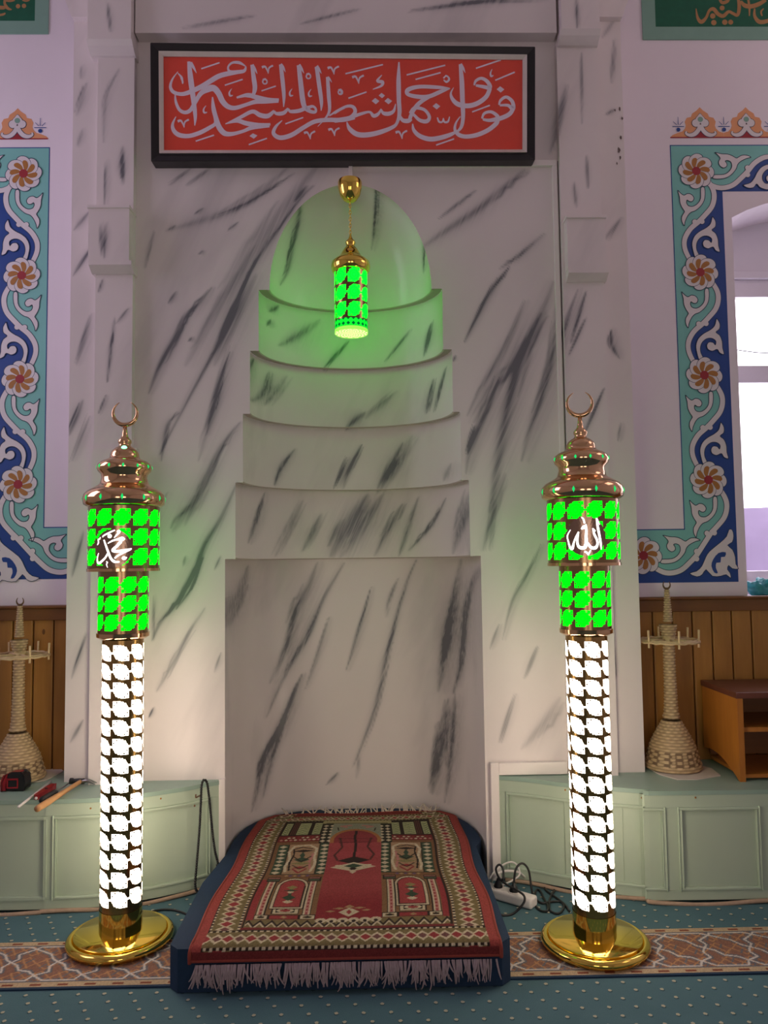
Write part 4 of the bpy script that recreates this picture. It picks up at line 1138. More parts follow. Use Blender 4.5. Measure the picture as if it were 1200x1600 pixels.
rw, rh = 330, 450
R = Ras(rw, rh)
DK, CR_, RED, RED2, OL, GR, PGR, PINK, OCH, BRN = lin(48, 36, 30), lin(208, 190, 150), lin(158, 38, 42), lin(128, 34, 34), lin(128, 110, 62), lin(58, 82, 58), lin(172, 176, 118), lin(196, 120, 108), lin(172, 134, 82), lin(132, 88, 48)
R.fill(np.ones_like(R.U, bool), BRN)
U = np.abs(R.U - .5) + .5     # mirrored
asp = 1.45
R.rect(0, 1, 0, .024, RED2); R.rect(0, .035, 0, 1, lin(168, 56, 46)); R.rect(.965, 1, 0, 1, lin(168, 56, 46)); R.rect(.03, .97, .975, 1, RED2)
# guard dots and main border
R.rect(.035, .965, .024, .97, DK)
def border_band(along, across, length, w0, w1, per):
    """zigzag lozenge band"""
    t = (along / per) % 1; q = (across - w0) / (w1 - w0); ins = (q > 0) & (q < 1)
    zig = np.abs(t - .5) * 2
    R.fill(ins & (q > .10) & (q < .90), OL)
    for off in (0, .5):
        zz_ = np.abs(((along / per + off) % 1) - .5) * 2
        R.fill(ins & (np.abs(q - (.28 + .44 * zz_)) < .085), CR_)
    R.fill(ins & (np.abs(q - .5) + np.abs(t - .5) * .8 < .20), RED); R.fill(ins & (np.abs(q - .5) + np.abs(((along / per + .5) % 1) - .5) * .8 < .17), lin(120, 70, 66))
    R.fill(ins & ((q < .10) | (q > .90)), DK)
    dots = ((along / (per * .28)) % 1 < .5)
    R.fill(ins & (q < .085) & (q > .02) & dots, CR_); R.fill(ins & (q > .915) & (q < .98) & dots, CR_)
border_band(R.V, R.U, 1, .036, .140, .058); border_band(R.V, 1 - R.U, 1, .036, .140, .058); R.rect(0, 1, 0, .024, RED2)
m_ = (R.V < .115)
sv = R.a.copy(); border_band(R.U, R.V, 1, .026, .108, .075); keep = (R.U > .036) & (R.U < .964) & (R.V > .026) & (R.V < .112); tmp = R.a.copy(); R.a = sv; R.a[keep] = tmp[keep]
sv = R.a.copy(); border_band(R.U, R.V, 1, .925, .972, .06); keep = (R.U > .05) & (R.U < .95) & (R.V > .925) & (R.V < .972); tmp = R.a.copy(); R.a = sv; R.a[keep] = tmp[keep]
def sym(f):
    f(lambda u: u); f(lambda u: 1 - u)
def rect2(u0, u1, v0, v1, c):
    R.rect(u0, u1, v0, v1, c); R.rect(1 - u1, 1 - u0, v0, v1, c)
# inner ground
R.rect(.140, .860, .112, .925, BRN)
rect2(.142, .150, .112, .925, DK); rect2(.150, .172, .118, .42, RED)
R.rect(.14, .86, .112, .122, RED2)
# base chevron band
R.rect(.150, .850, .125, .165, OL)
zc = np.abs(((R.U / .04) % 1) - .5) * 2
R.fill((R.V > .125) & (R.V < .165) & (R.U > .15) & (R.U < .85) & (np.abs((R.V - .130) / .03 - zc) < .22), DK)
R.fill((R.V > .125) & (R.V < .165) & (R.U > .15) & (R.U < .85) & (np.abs((R.V - .118) / .03 - zc) < .16), CR_)
# lower arcade
for mir in (0, 1):
    F = (lambda u: u) if not mir else (lambda u: 1 - u)
    def rc(u0, u1, v0, v1, c):
        a_, b_ = sorted((F(u0), F(u1))); R.rect(a_, b_, v0, v1, c)
    def ln(pts, w, c): R.line([(F(u), v) for u, v in pts], w, c, asp)
    def el(u, v, ru, rv, c): R.ell(F(u), v, ru, rv, c)
    def dm_(u, v, ru, rv, c): R.dia(F(u), v, ru, rv, c)
    rc(.172, .385, .165, .43, lin(140, 100, 56))
    for (u0, u1) in ((.172, .222), (.330, .385)):      # plinths
        rc(u0, u1, .168, .195, DK); rc(u0 + .004, u1 - .004, .172, .191, CR_); rc(u0 + .012, u1 - .012, .176, .187, OL); dm_((u0 + u1) / 2, .1815, .012, .008, DK)
    for u0 in (.192, .352):                             # columns
        rc(u0 - .016, u0 + .016, .195, .405, DK); rc(u0 - .012, u0 + .012, .195, .405, CR_); rc(u0 - .006, u0 + .006, .195, .405, PINK)
        for i in range(10): rc(u0 - .0035, u0 + .0035, .200 + .02 * i, .210 + .02 * i, RED)
        rc(u0 - .026, u0 + .026, .405, .435, DK); rc(u0 - .022, u0 + .022, .412, .42, lin(80, 96, 70)); rc(u0 - .022, u0 + .022, .426, .432, PINK)
    rc(.222, .330, .168, .195, DK); rc(.228, .324, .171, .192, RED); dm_(.276, .1815, .012, .008, OCH)
    rc(.228, .324, .200, .242, DK); rc(.232, .320, .203, .239, CR_); rc(.242, .310, .208, .234, DK); el(.276, .221, .030, .011, CR_); el(.276, .221, .018, .007, RED)
    # arch niche
    msk = lambda gr: ((np.abs(R.U - F(.276)) < .046 + gr) & (R.V > .245 - gr) & (R.V < .37)) | ((((R.U - F(.276)) / (.046 + gr)) ** 2 + ((R.V - .37) / (.045 + gr)) ** 2 < 1) & (R.V >= .37))
    R.fill(msk(.016), DK); R.fill(msk(.012), CR_); R.fill(msk(.004), DK); R.fill(msk(0), lin(172, 52, 52))
    rc(.270, .282, .27, .375, GR); dm_(.276, .275, .02, .012, CR_)
    dm_(.276, .300, .026, .018, GR); dm_(.276, .335, .014, .010, CR_); dm_(.276, .365, .022, .014, lin(150, 140, 70)); dm_(.276, .345, .030, .006, GR)
    rc(.150, .385, .435, .455, BRN)
    for i in range(6): dm_(.235 + .017 * i, .447, .010, .008, (lin(110, 80, 110) if i % 2 else OCH))
    # upper medallion
    rc(.165, .385, .455, .70, lin(60, 56, 40))
    for u0 in (.185, .368):
        rc(u0 - .020, u0 + .020, .458, .70, GR)
        for i in range(8): dm_(u0, .472 + .03 * i, .018, .012, CR_)
    rc(.212, .342, .46, .70, lin(170, 132, 90))
    ln([(.222, .48), (.214, .52), (.226, .58), (.216, .64), (.235, .685), (.30, .69), (.335, .66), (.328, .60), (.338, .54), (.325, .48)], .006, CR_)
    ln([(.235, .49), (.228, .55), (.24, .62), (.235, .66), (.27, .675), (.315, .66)], .004, DK); ln([(.32, .50), (.312, .56), (.322, .62)], .005, PINK)
    ln([(.25, .50), (.277, .47), (.305, .50)], .005, RED); dm_(.277, .51, .03, .012, RED); dm_(.277, .545, .045, .012, lin(140, 130, 70)); dm_(.277, .575, .034, .022, GR); dm_(.277, .61, .012, .03, GR); dm_(.277, .645, .05, .010, DK)
    ln([(.24, .60), (.277, .56), (.315, .60)], .0035, DK); ln([(.245, .53), (.277, .50), (.31, .53)], .003, DK)
    rc(.165, .385, .70, .722, BRN)
    rc(.150, .345, .722, .775, RED2)
    for i in range(9): dm_(.165 + .021 * i, .738, .009, .008, CR_ if i % 2 else PINK); dm_(.176 + .021 * i, .757, .008, .007, CR_ if i % 3 else RED)
    rc(.150, .385, .775, .925, DK)
    for (u0, u1) in ((.155, .185), (.222, .275), (.295, .330)):     # pale green chevron tiles
        rc(u0, u1, .785, .905, PGR)
        cu = (u0 + u1) / 2
        for i in range(6): ln([(u0 + .004, .800 + .018 * i), (cu, .790 + .018 * i), (u1 - .004, .800 + .018 * i)], .0022, GR)
    rc(.190, .218, .785, .915, lin(70, 40, 36))
    for i in range(3): rc(.193 + .009 * i, .196 + .009 * i, .785, .915, lin(110, 66, 50))
    rc(.335, .400, .70, .90, lin(44, 44, 34))
    for i in range(6):
        for j in range(2): dm_(.352 + .03 * j, .72 + .03 * i, .013, .012, CR_)
    rc(.33, .50, .895, .925, lin(170, 158, 100)); ln([(.35, .90), (.5, .90)], .003, DK)
# red field with its arch
R.rect(.385, .615, .165, .80, RED)
nz = rng.random((rh, 1)); band = np.clip((np.sin(R.V * 70) * .5 + nz * .8), 0, 1)
fm2 = (R.U > .385) & (R.U < .615) & (R.V > .165) & (R.V < .80)
fade = np.clip((R.V - .25) / .12, 0, 1)[:, :, None]
R.a[fm2] = (lin(146, 24, 34) * (1 - fade) + (lin(172, 56, 58) * (1 - band[:, :, None] * .35) + lin(150, 46, 48) * band[:, :, None] * .35) * fade)[fm2]
R.rect(.395, .605, .80, .895, lin(140, 146, 120)); 
arc = (((R.U - .5) / .115) ** 2 + ((R.V - .72) / .115) ** 2 < 1) & (R.V > .70)
arc2 = (((R.U - .5) / .098) ** 2 + ((R.V - .72) / .098) ** 2 < 1) | ((np.abs(R.U - .5) < .098) & (R.V < .72))
R.fill((R.V > .70) & (R.V < .895) & (np.abs(R.U - .5) < .115) & ~arc, lin(140, 146, 120))
R.fill(arc & ~arc2, lin(178, 110, 40)); R.fill(arc & arc2, lin(150, 44, 48))
for s in (-1, 1):
    R.line([(.5 + s * .03, .875), (.5 + s * .075, .865), (.5 + s * .05, .855)], .008, PINK, asp)
    R.line([(.5 + s * .09, .85), (.5 + s * .085, .82)], .003, DK, asp)
    R.line([(.5 + s * .07, .74), (.5 + s * .055, .66), (.5 + s * .085, .60), (.5 + s * .07, .56)], .005, lin(90, 46, 40), asp)
R.line([(.5, .81), (.497, .74), (.503, .68), (.5, .56)], .006, DK, asp); R.line([(.43, .70), (.57, .70)], .003, lin(90, 30, 34), asp); R.line([(.42, .735), (.58, .735)], .002, DK, asp)
R.dia(.5, .555, .07, .03, DK); R.dia(.5, .505, .095, .035, CR_); R.rect(.425, .575, .500, .522, CR_); R.dia(.5, .512, .04, .018, GR); R.dia(.5, .49, .02, .012, DK); R.dia(.5, .468, .014, .016, CR_)
for (u, v, a_, b_) in ((.5, .235, .018, .012), (.465, .228, .022, .006), (.535, .228, .022, .006), (.435, .212, .016, .006), (.56, .214, .016, .006)): R.dia(u, v, a_, b_, OCH)
R.dia(.5, .205, .036, .026, CR_); R.dia(.5, .205, .010, .014, RED)
for i in range(6): R.ell(.405 + .038 * i, .160, .019, .014, CR_); R.ell(.405 + .038 * i, .155, .007, .008, DK)
R.a = R.a * .80 + R.a.mean(axis=2, keepdims=True) * .20
R.a *= (0.95 + .5 * rng.random((rh, rw)))[:, :, None].astype(np.float32)
RZ = TM + .008
rl0, rr0 = on_z(284, 1498, RZ), on_z(796, 1500, RZ); rl1, rr1 = on_z(406, 1276, RZ), on_z(714, 1276, RZ)
ry0 = my0 - .012; ry1 = min(on_z(550, 1259, RZ).y, YP + .415)
def rug_xy(u, v, vz=None):
    Y = ry0 + (ry1 - ry0) * v
    k = (Y - rl0.y) / (rl1.y - rl0.y); xl = rl0.x + (rl1.x - rl0.x) * k; xr = rr0.x + (rr1.x - rr0.x) * k
    wob = .006 * math.sin(v * 14 + 1) * (1 - 2 * u)
    xl += wob; xr += wob
    h = hwn(Y + .012) - .012
    xl = max(xl, XC - h); xr = min(xr, XC + h)
    return xl + (xr - xl) * u, Y
HANG, RC = .024, .020
def rug_pos(u, v):
    Lr = ry1 - my0 + HANG + .012
    d = v * Lr
    arc = RC * PI / 2
    if d < HANG - RC * .0: Y = my0 - .008; z = RZ - RC - (HANG - d)
    elif d < HANG + arc: an = (d - HANG) / RC; Y = my0 - .008 + RC * (1 - math.cos(an)); z = RZ - RC + RC * math.sin(an)
    else: Y = my0 - .008 + RC + (d - HANG - arc); z = RZ + .002 * math.sin(u * 9 + v * 5) * min(1, v * 6) + .003 * math.sin(v * 17 + u * 4) * v
    Y = min(Y, ry1)
    x, _ = rug_xy(u, (Y - ry0) / (ry1 - ry0))
    z += .003 * max(0, (v - .93) / .07) ** 2 * (1 + math.sin(u * 11))
    return (x, Y, z)
RUG = thing('prayer_rug', 'red and olive prayer rug with arched pattern and fringes on the blue mattress', 'rug', ((rl0.x + rr0.x) / 2, 2.9, TM))
raster_mesh('pile', R, rug_pos, PILE, RUG, smooth='all')
# underside thickness and side selvedge
sv_ = MB()
for u in (0, 1): sv_.tube([tuple(Vector(rug_pos(u, v / 40)) - Vector((0, 0, .004))) for v in range(41)], .006, 8)
sv_.tube([tuple(Vector(rug_pos(u / 40, 0)) + Vector((0, .002, .002))) for u in range(41)], .005, 8)
sv_.tube([tuple(Vector(rug_pos(u / 30, 1)) + Vector((0, 0, -.003))) for u in range(31)], .005, 8)
obj('selvedge', sv_, plain('red_wool', (0.26, 0.045, 0.03, 1), .95, var=.2, scale=80, bump=.4), RUG, smooth='all')
fg = MB()
for i in range(330):
    u = random.uniform(.02, .985); p = Vector(rug_pos(u, 0)); L = random.uniform(.035, .068) * (1.35 if random.random() < .08 else 1)
    dx = random.gauss(0, .010); p.z -= .008
    pts = [p, p + Vector((dx * .3, -.010, -L * .35)), p + Vector((dx * .8, -.012, -L * .75)), p + Vector((dx * 1.3, -.010 + random.uniform(-.008, .004), -L))]
    pts = [Vector((a_.x, a_.y, max(.006, a_.z))) for a_ in pts]
    fg.tube(pts, [.0034, .003, .0015], 5)
fo = obj('fringe', fg, FRINGEM, RUG, smooth='all'); fo['kind'] = 'stuff'; fo['label'] = 'grey front fringe'
fg = MB()
for i in range(70):
    u = random.uniform(.30, .97) if i % 3 else random.uniform(.05, .95); p = Vector(rug_pos(u, 1))
    dx = random.gauss(0, .02); L = random.uniform(.02, .04)
    up = random.uniform(.004, .026); fg.tube([p, p + Vector((dx * .5, .010, .006 + up * .4)), p + Vector((dx, .018, .006 + up))], [.0028, .0026, .0018], 5)
fo = obj('fringe', fg, plain('cream_yarn', (0.62, 0.54, 0.45, 1), .9, var=.2, scale=90), RUG, smooth='all'); fo['kind'] = 'stuff'; fo['label'] = 'cream back fringe'

# ------------------------------------------------------------------ minaret floor lamps
WHITE_L = 10.6; GREEN_L = 2.5
CAPD = [(54, 793), (60, 789), (61.5, 781), (60, 774), (55, 768), (46, 763), (40, 759.5), (37, 757), (35.5, 753), (34, 747), (35, 742), (39.5, 737.5), (41.5, 732), (39.5, 726), (34, 721.5), (28, 719), (23, 716.5), (22, 713), (21.5, 709), (19, 704.5), (14.5, 700.5), (10, 698), (8.5, 695), (10.2, 692), (10.2, 688.5), (7, 685), (5, 682), (4.2, 678), (2.6, 664)]
KP = .0023
def zl(y): return 1.30 + (880 - y) * KP
EM_DIAM = emit('lit_green_gem', (0.01, 0.75, 0.16, 1), 1.1)
EM_LED = emit('green_led', (0.10, 1.0, 0.30, 1), 8.0)
EM_TXT = emit('lit_lettering', (1.0, 0.96, 0.95, 1), 2.6)
GREENC = (0.0006, 1.0, 0.004, 1)
Z_C0, Z_C1, Z_L0, Z_L1, Z_U0, Z_U1 = .115, zl(993), zl(985), zl(896), zl(889), zl(795)
COLM = film_mat('lit_white_film', 7, .135, Z_C1 - .016, 14, (1.0, 0.82, 0.63, 1), WHITE_L, -1, (0.72, 0.45, 0.16), .955, .40)
LOWM = film_mat('lit_green_film', 9, Z_L0 + .006, Z_L1 - .004, 3, GREENC, GREEN_L, 1, (0.55, 0.35, 0.17))
UPM = film_mat('lit_green_film_wide', 12, Z_U0 + .010, Z_U1 - .002, 3, GREENC, GREEN_L, 1, (0.55, 0.35, 0.17))
ROUND = brass('roundel_bronze', (0.36, 0.24, 0.17), .25)
def lamp(label, loc, rz, strokes, dots, c_px, tcx, led):
    root = thing('floor_lamp', label, 'floor lamp', loc, rz, 'minaret floor lamps')
    o = lambda name, mb, mat, par=root, **k: obj(name, mb, mat, par, local=True, **k)
    b = MB(); b.lathe([(.150, .0), (.168, .003), (.177, .011), (.179, .019), (.176, .027), (.168, .032), (.160, .0335), (.1565, .031), (.155, .026)], 80)
    o('base', b, GOLD, smooth='all')
    b = MB(); b.lathe([(.153, .026), (.153, .0372), (.1512, .0386)], 80); o('base_plate', b, GOLD, smooth=True)
    b = MB(); b.lathe([(.0715, .0375), (.0715, .118)], 56, cap=False); o('collar', b, GOLD, smooth='all')
    b = MB(); b.lathe([(.070, .112), (.070, Z_C1 + .02)], 56, cap=False); o('column_shade', b, COLM, smooth='all')
    b = MB(); b.lathe([(.070, Z_C1 - .006), (.0775, Z_C1 - .004), (.0895, Z_C1 + .004), (.0905, Z_C1 + .018), (.0855, Z_C1 + .0185)], 56, cap=False); o('ring', b, COPPER, smooth=True)
    b = MB(); b.lathe([(.0855, Z_L0 - .008), (.0855, Z_L1 + .012)], 56, cap=False); o('lower_shade', b, LOWM, smooth='all')
    b = MB(); b.lathe([(.085, Z_U0 - .008), (.1245, Z_U0 - .006), (.1245, Z_U0 + .004), (.1225, Z_U0 + .0045)], 56, cap=False); o('ring', b, COPPER, smooth=True)
    b = MB(); b.lathe([(.1215, Z_U0 - .004), (.1215, Z_U1 + .012)], 64, cap=False); o('upper_shade', b, UPM, smooth='all')
    b = MB(); b.lathe([(.02, zl(793))] + [(r * KP, zl(y)) for r, y in CAPD], 72); cap = o('dome_cap', b, COPPER, smooth='all')
    # lit diamond cut-outs on both bulges
    g = MB()
    for (rr, zc_, n_, w_, h_) in ((61.8 * KP, zl(780.5), 12, .0048, .0115), (41.8 * KP, zl(731), 12, .0046, .008)):
        for k in range(n_):
            a0 = 2 * PI * (k + .5) / n_
            d = Vector((math.cos(a0), math.sin(a0), 0)); t_ = Vector((-d.y, d.x, 0)); c = d * (rr + .0007) + Vector((0, 0, zc_))
            P = [c - t_ * w_, c + Vector((0, 0, -h_)) - d * .0032, c + t_ * w_, c + Vector((0, 0, h_)) - d * .0032, c - d * .012]
            g.add(P, [(0, 1, 2, 3), (0, 4, 1), (1, 4, 2), (2, 4, 3), (3, 4, 0)])
    o('gem', g, EM_DIAM, cap)
    s = MB(); 
    la = math.radians(-90) + led[1]
    s.sphere((math.cos(la) * 13.5 * KP, math.sin(la) * 13.5 * KP, zl(703)), led[0], 14, 10); o('led', s, EM_LED, cap, smooth='all')
    # crescent
    cr = MB(); zc_ = zl(645); Ro = 20.5 * KP; pts = []
    n_ = 40
    for i in range(n_ + 1):
        a0 = math.radians(-90 - 152 + 304 * i / n_); pts.append((math.cos(a0) * (Ro - .004), 0, zc_ + math.sin(a0) * (Ro - .004)))
    cr.tube(pts, [.0012, .0045, .0072, .0085, .0072, .0045, .0012], 10, smooth=False)
    o('crescent', cr, COPPER, smooth='all')
    # roundel wrapped on the upper drum, with its lit writing
    zr = zl(c_px[1]); R_ = .1222
    phi0 = math.radians(-90)
    def wrap(rad):
        def f(x, y):
            aa = phi0 + (x / 9.23 * KP) / R_; return (rad * math.cos(aa), rad * math.sin(aa), zr - y / 9.23 * KP)
        return f
    rd = MB(); rr = 28.5 * 9.23; nn = 36
    for k in range(8):
        r0, r1 = rr * k / 8, rr * (k + 1) / 8
        for j in range(nn):
            a0, a1 = 2 * PI * j / nn, 2 * PI * (j + 1) / nn
            P = [(r0 * math.cos(a0), r0 * math.sin(a0)), (r1 * math.cos(a0), r1 * math.sin(a0)), (r1 * math.cos(a1), r1 * math.sin(a1)), (r0 * math.cos(a1), r0 * math.sin(a1))]
            rd.add([wrap(R_ + .0006)(*p) for p in P], [(0, 1, 2, 3)])
    ro = o('roundel', rd, ROUND, smooth='all')
    tx = MB()
    for st in strokes: tx.ribbon([(x - tcx[0], y - tcx[1], w) for x, y, w in st], wrap(R_ + .0016))
    for d in dots: tx.disc(d[0] - tcx[0], d[1] - tcx[1], d[2], wrap(R_ + .0018), 12)
    o('lettering', tx, EM_TXT, ro)
    return root
MUH = [[(310,560,14),(320,540,18),(400,500,20),(480,465,16)],[(470,570,10),(510,525,24),(540,490,30)],[(220,665,10),(240,630,18),(235,590,14),(262,582,16),(270,556,10)],
 [(328,595,18),(360,680,26),(395,770,30),(430,850,32),(480,895,34),(545,898,16)],[(385,645,12),(450,610,22),(520,590,30),(570,590,70),(590,610,60)],[(560,620,44),(510,680,36),(455,740,40),(520,755,40),(600,745,40),(700,720,14)],
 [(690,730,14),(600,770,26),(520,815,24),(480,850,22)],[(395,770,24),(350,840,24),(300,885,28),(250,915,30),(222,880,22),(228,820,14),(245,775,8)],[(365,890,10),(382,905,16),(370,930,12),(385,975,8)],[(575,840,24),(610,860,24),(635,835,16)]]
MUHD = [(410, 545, 30), (600, 848, 26), (530, 485, 24)]
ALL_ = [[(545,395,10),(570,420,22),(585,480,22)],[(540,555,16),(575,530,50),(615,525,40)],[(600,490,14),(605,560,30),(600,660,36),(600,740,44),(575,800,46),(520,800,40),(490,760,32),(488,680,28),(505,590,20)],
 [(505,590,16),(470,660,24),(440,730,24),(415,810,40),(385,790,28),(365,720,20),(352,650,18),(372,600,14),(400,560,8)],[(690,545,16),(705,620,30),(740,700,30),(745,760,32),(715,805,42),(660,800,38),(615,740,30)],
 [(725,585,14),(690,550,18)],[(740,410,14),(755,520,32),(775,640,32),(790,740,30),(795,830,12)],[(745,415,20),(785,500,8)],[(572,855,24),(600,865,24),(625,900,20)],[(620,895,18),(640,860,18),(655,832,10)]]
lc = on_z(187, 1466, 0); rc_ = on_z(929, 1468, 0)
llc = Vector((0, 0, 0)); 
bl = on_z(187, 1507, 0); br_ = on_z(929, 1515, 0)
def lamp_pos(px, base_py):
    p = on_z(px, base_py, 0); d = Vector((p.x, p.y, 0)).normalized(); return p + d * .166
LP_, RP_ = lamp_pos(188, 1508), lamp_pos(931, 1518)
def face_ang(p): return math.atan2(-p.x, p.y)   # turn so local -Y faces the camera
lamp('gold minaret floor lamp with green drums, left of the rug, lit', LP_, face_ang(LP_) - math.radians(18), MUH, MUHD, (177, 857.5), (445, 715), (.011, .25))
lamp('gold minaret floor lamp with green drums, right of the rug beside the cables, lit', RP_, face_ang(RP_) + math.radians(4), ALL_, [], (903, 849), (598, 650), (.0035, .0))

# ------------------------------------------------------------------ pendant lantern in the niche
YPD = YP - .062
pc = at(546, 300, YPD)
KQ = YPD / FPX * 1.012
def zp(y): return at(547, y, YPD).z
PX = at(548, 420, YPD).x
PEND = thing('pendant_lantern', 'small green glowing pendant lantern with gold cap hanging at the top of the niche', 'pendant lamp', (PX, YPD, zp(285)))
b = MB(); b.lathe([(4 * KQ, zp(316)), (10 * KQ, zp(313)), (16 * KQ, zp(305)), (18.8 * KQ, zp(294)), (19.2 * KQ, zp(286)), (18.0 * KQ, zp(283)), (2 * KQ, zp(282))], 40, (PX, YPD, 0)); obj('ceiling_cup', b, GOLD, PEND, smooth=True)
b = MB(); b.box(PX - .006, PX + .006, YPD + 10 * KQ, YP + .001, zp(292), zp(286)); obj('bracket', b, GOLD, PEND)
ch = MB(); nlk = 13; z1_, z0_ = zp(314), zp(381)
for i in range(nlk):
    zc_ = z1_ + (z0_ - z1_) * (i + .5) / nlk; h_ = abs(z0_ - z1_) / nlk * .68; rx = .0042
    pts = []
    for j in range(14):
        a0 = 2 * PI * j / 14; o_ = rx * math.cos(a0)
        pts.append((PX + (o_ if i % 2 else 0), YPD + (0 if i % 2 else o_), zc_ + h_ * math.sin(a0)))
    ch.tube(pts, .0015, 6, closed=True, smooth=False)
obj('chain', ch, GOLD, PEND, smooth='all')
prof = [(26, 427), (29.5, 424), (31, 417), (30, 411), (25.5, 407), (21, 404), (17, 400), (13.5, 394), (10.5, 389), (7, 386), (6.5, 383), (8, 380), (7.2, 377), (4, 374), (2.6, 371), (1.2, 366)]
b = MB(); b.lathe([(.02, zp(426))] + [(r * KQ, zp(y)) for r, y in prof], 48, (PX, YPD, 0)); obj('cap', b, GOLD, PEND, smooth='all')
zs0, zs1 = zp(521), zp(424)
PM = film_mat('pendant_film', 7, zp(503) - zp(285), zs1 - zp(285) - .002, 3, (0.0006, 1.0, 0.008, 1), 7.2, 1, (0.5, 0.3, 0.15))
b = MB(); rS = 25.6 * KQ; b.lathe([(rS, zs0), (rS, zs1 + .004)], 48, (PX, YPD, 0), cap=False); obj('shade', b, PM, PEND, smooth='all')
def lace_mat(name, N, rows, z0, z1, ca, cb2, st):
    t = NT(name); v = t.coord(); x, y, z = t.xyz(v)
    u = t.m('MULTIPLY', t.m('ARCTAN2', y, x), N / (2 * PI)); fu = t.m('SUBTRACT', t.m('FRACT', t.m('ADD', u, 50.0)), .5)
    w = t.m('MULTIPLY', t.m('SUBTRACT', z, z0), rows / (z1 - z0)); fv = t.m('SUBTRACT', t.m('FRACT', w), .5)
    hole = t.m('LESS_THAN', t.m('ADD', t.m('ABSOLUTE', fu), t.m('ABSOLUTE', fv)), .34)
    e = t.n('ShaderNodeEmission'); t.link(t.mix(hole, ca, cb2), e.inputs[0]); e.inputs[1].default_value = st
    t.link(e.outputs[0], t.out.inputs[0]); return t.mat
b = MB(); b.lathe([(rS * 1.006, zp(516)), (rS * 1.006, zp(503.5))], 48, (PX, YPD, 0), cap=False)
obj('lace_band', b, lace_mat('lit_lace', 20, 1.6, zp(516) - zp(285), zp(503) - zp(285), (0.005, .75, .03, 1), (.0, .10, .02, 1), 1.3), PEND, smooth='all')
b = MB(); b.lathe([(rS * .985, zs0 + .001), (rS * 1.02, zs0 - .002), (rS * 1.02, zp(516.5)), (rS * 1.0, zp(516))], 48, (PX, YPD, 0), cap=False); obj('bottom_rim', b, emit('lit_yellow_rim', (.42, .95, .12, 1), 1.0), PEND, smooth='all')
def bottom_mat():
    t = NT('lit_bottom_disc'); v = t.coord(); x, y, z = t.xyz(v)
    r = t.m('SQRT', t.m('ADD', t.m('MULTIPLY', x, x), t.m('MULTIPLY', y, y)))
    ph_ = t.m('ARCTAN2', y, x)
    pat = t.m('GREATER_THAN', t.m('MULTIPLY', t.m('SINE', t.m('MULTIPLY', ph_, 14)), t.m('SINE', t.m('MULTIPLY', r, 420))), .15)
    e = t.n('ShaderNodeEmission'); t.link(t.mix(pat, (.85, 1.0, .35, 1), (.12, .70, .05, 1)), e.inputs[0]); e.inputs[1].default_value = 1.6
    t.link(e.outputs[0], t.out.inputs[0]); return t.mat
b = MB(); b.lathe([(rS * .99, zs0 + .0005), (.0004, zs0 + .0004)], 48, (PX, YPD, 0), cap=False); obj('bottom_disc', b, bottom_mat(), PEND)

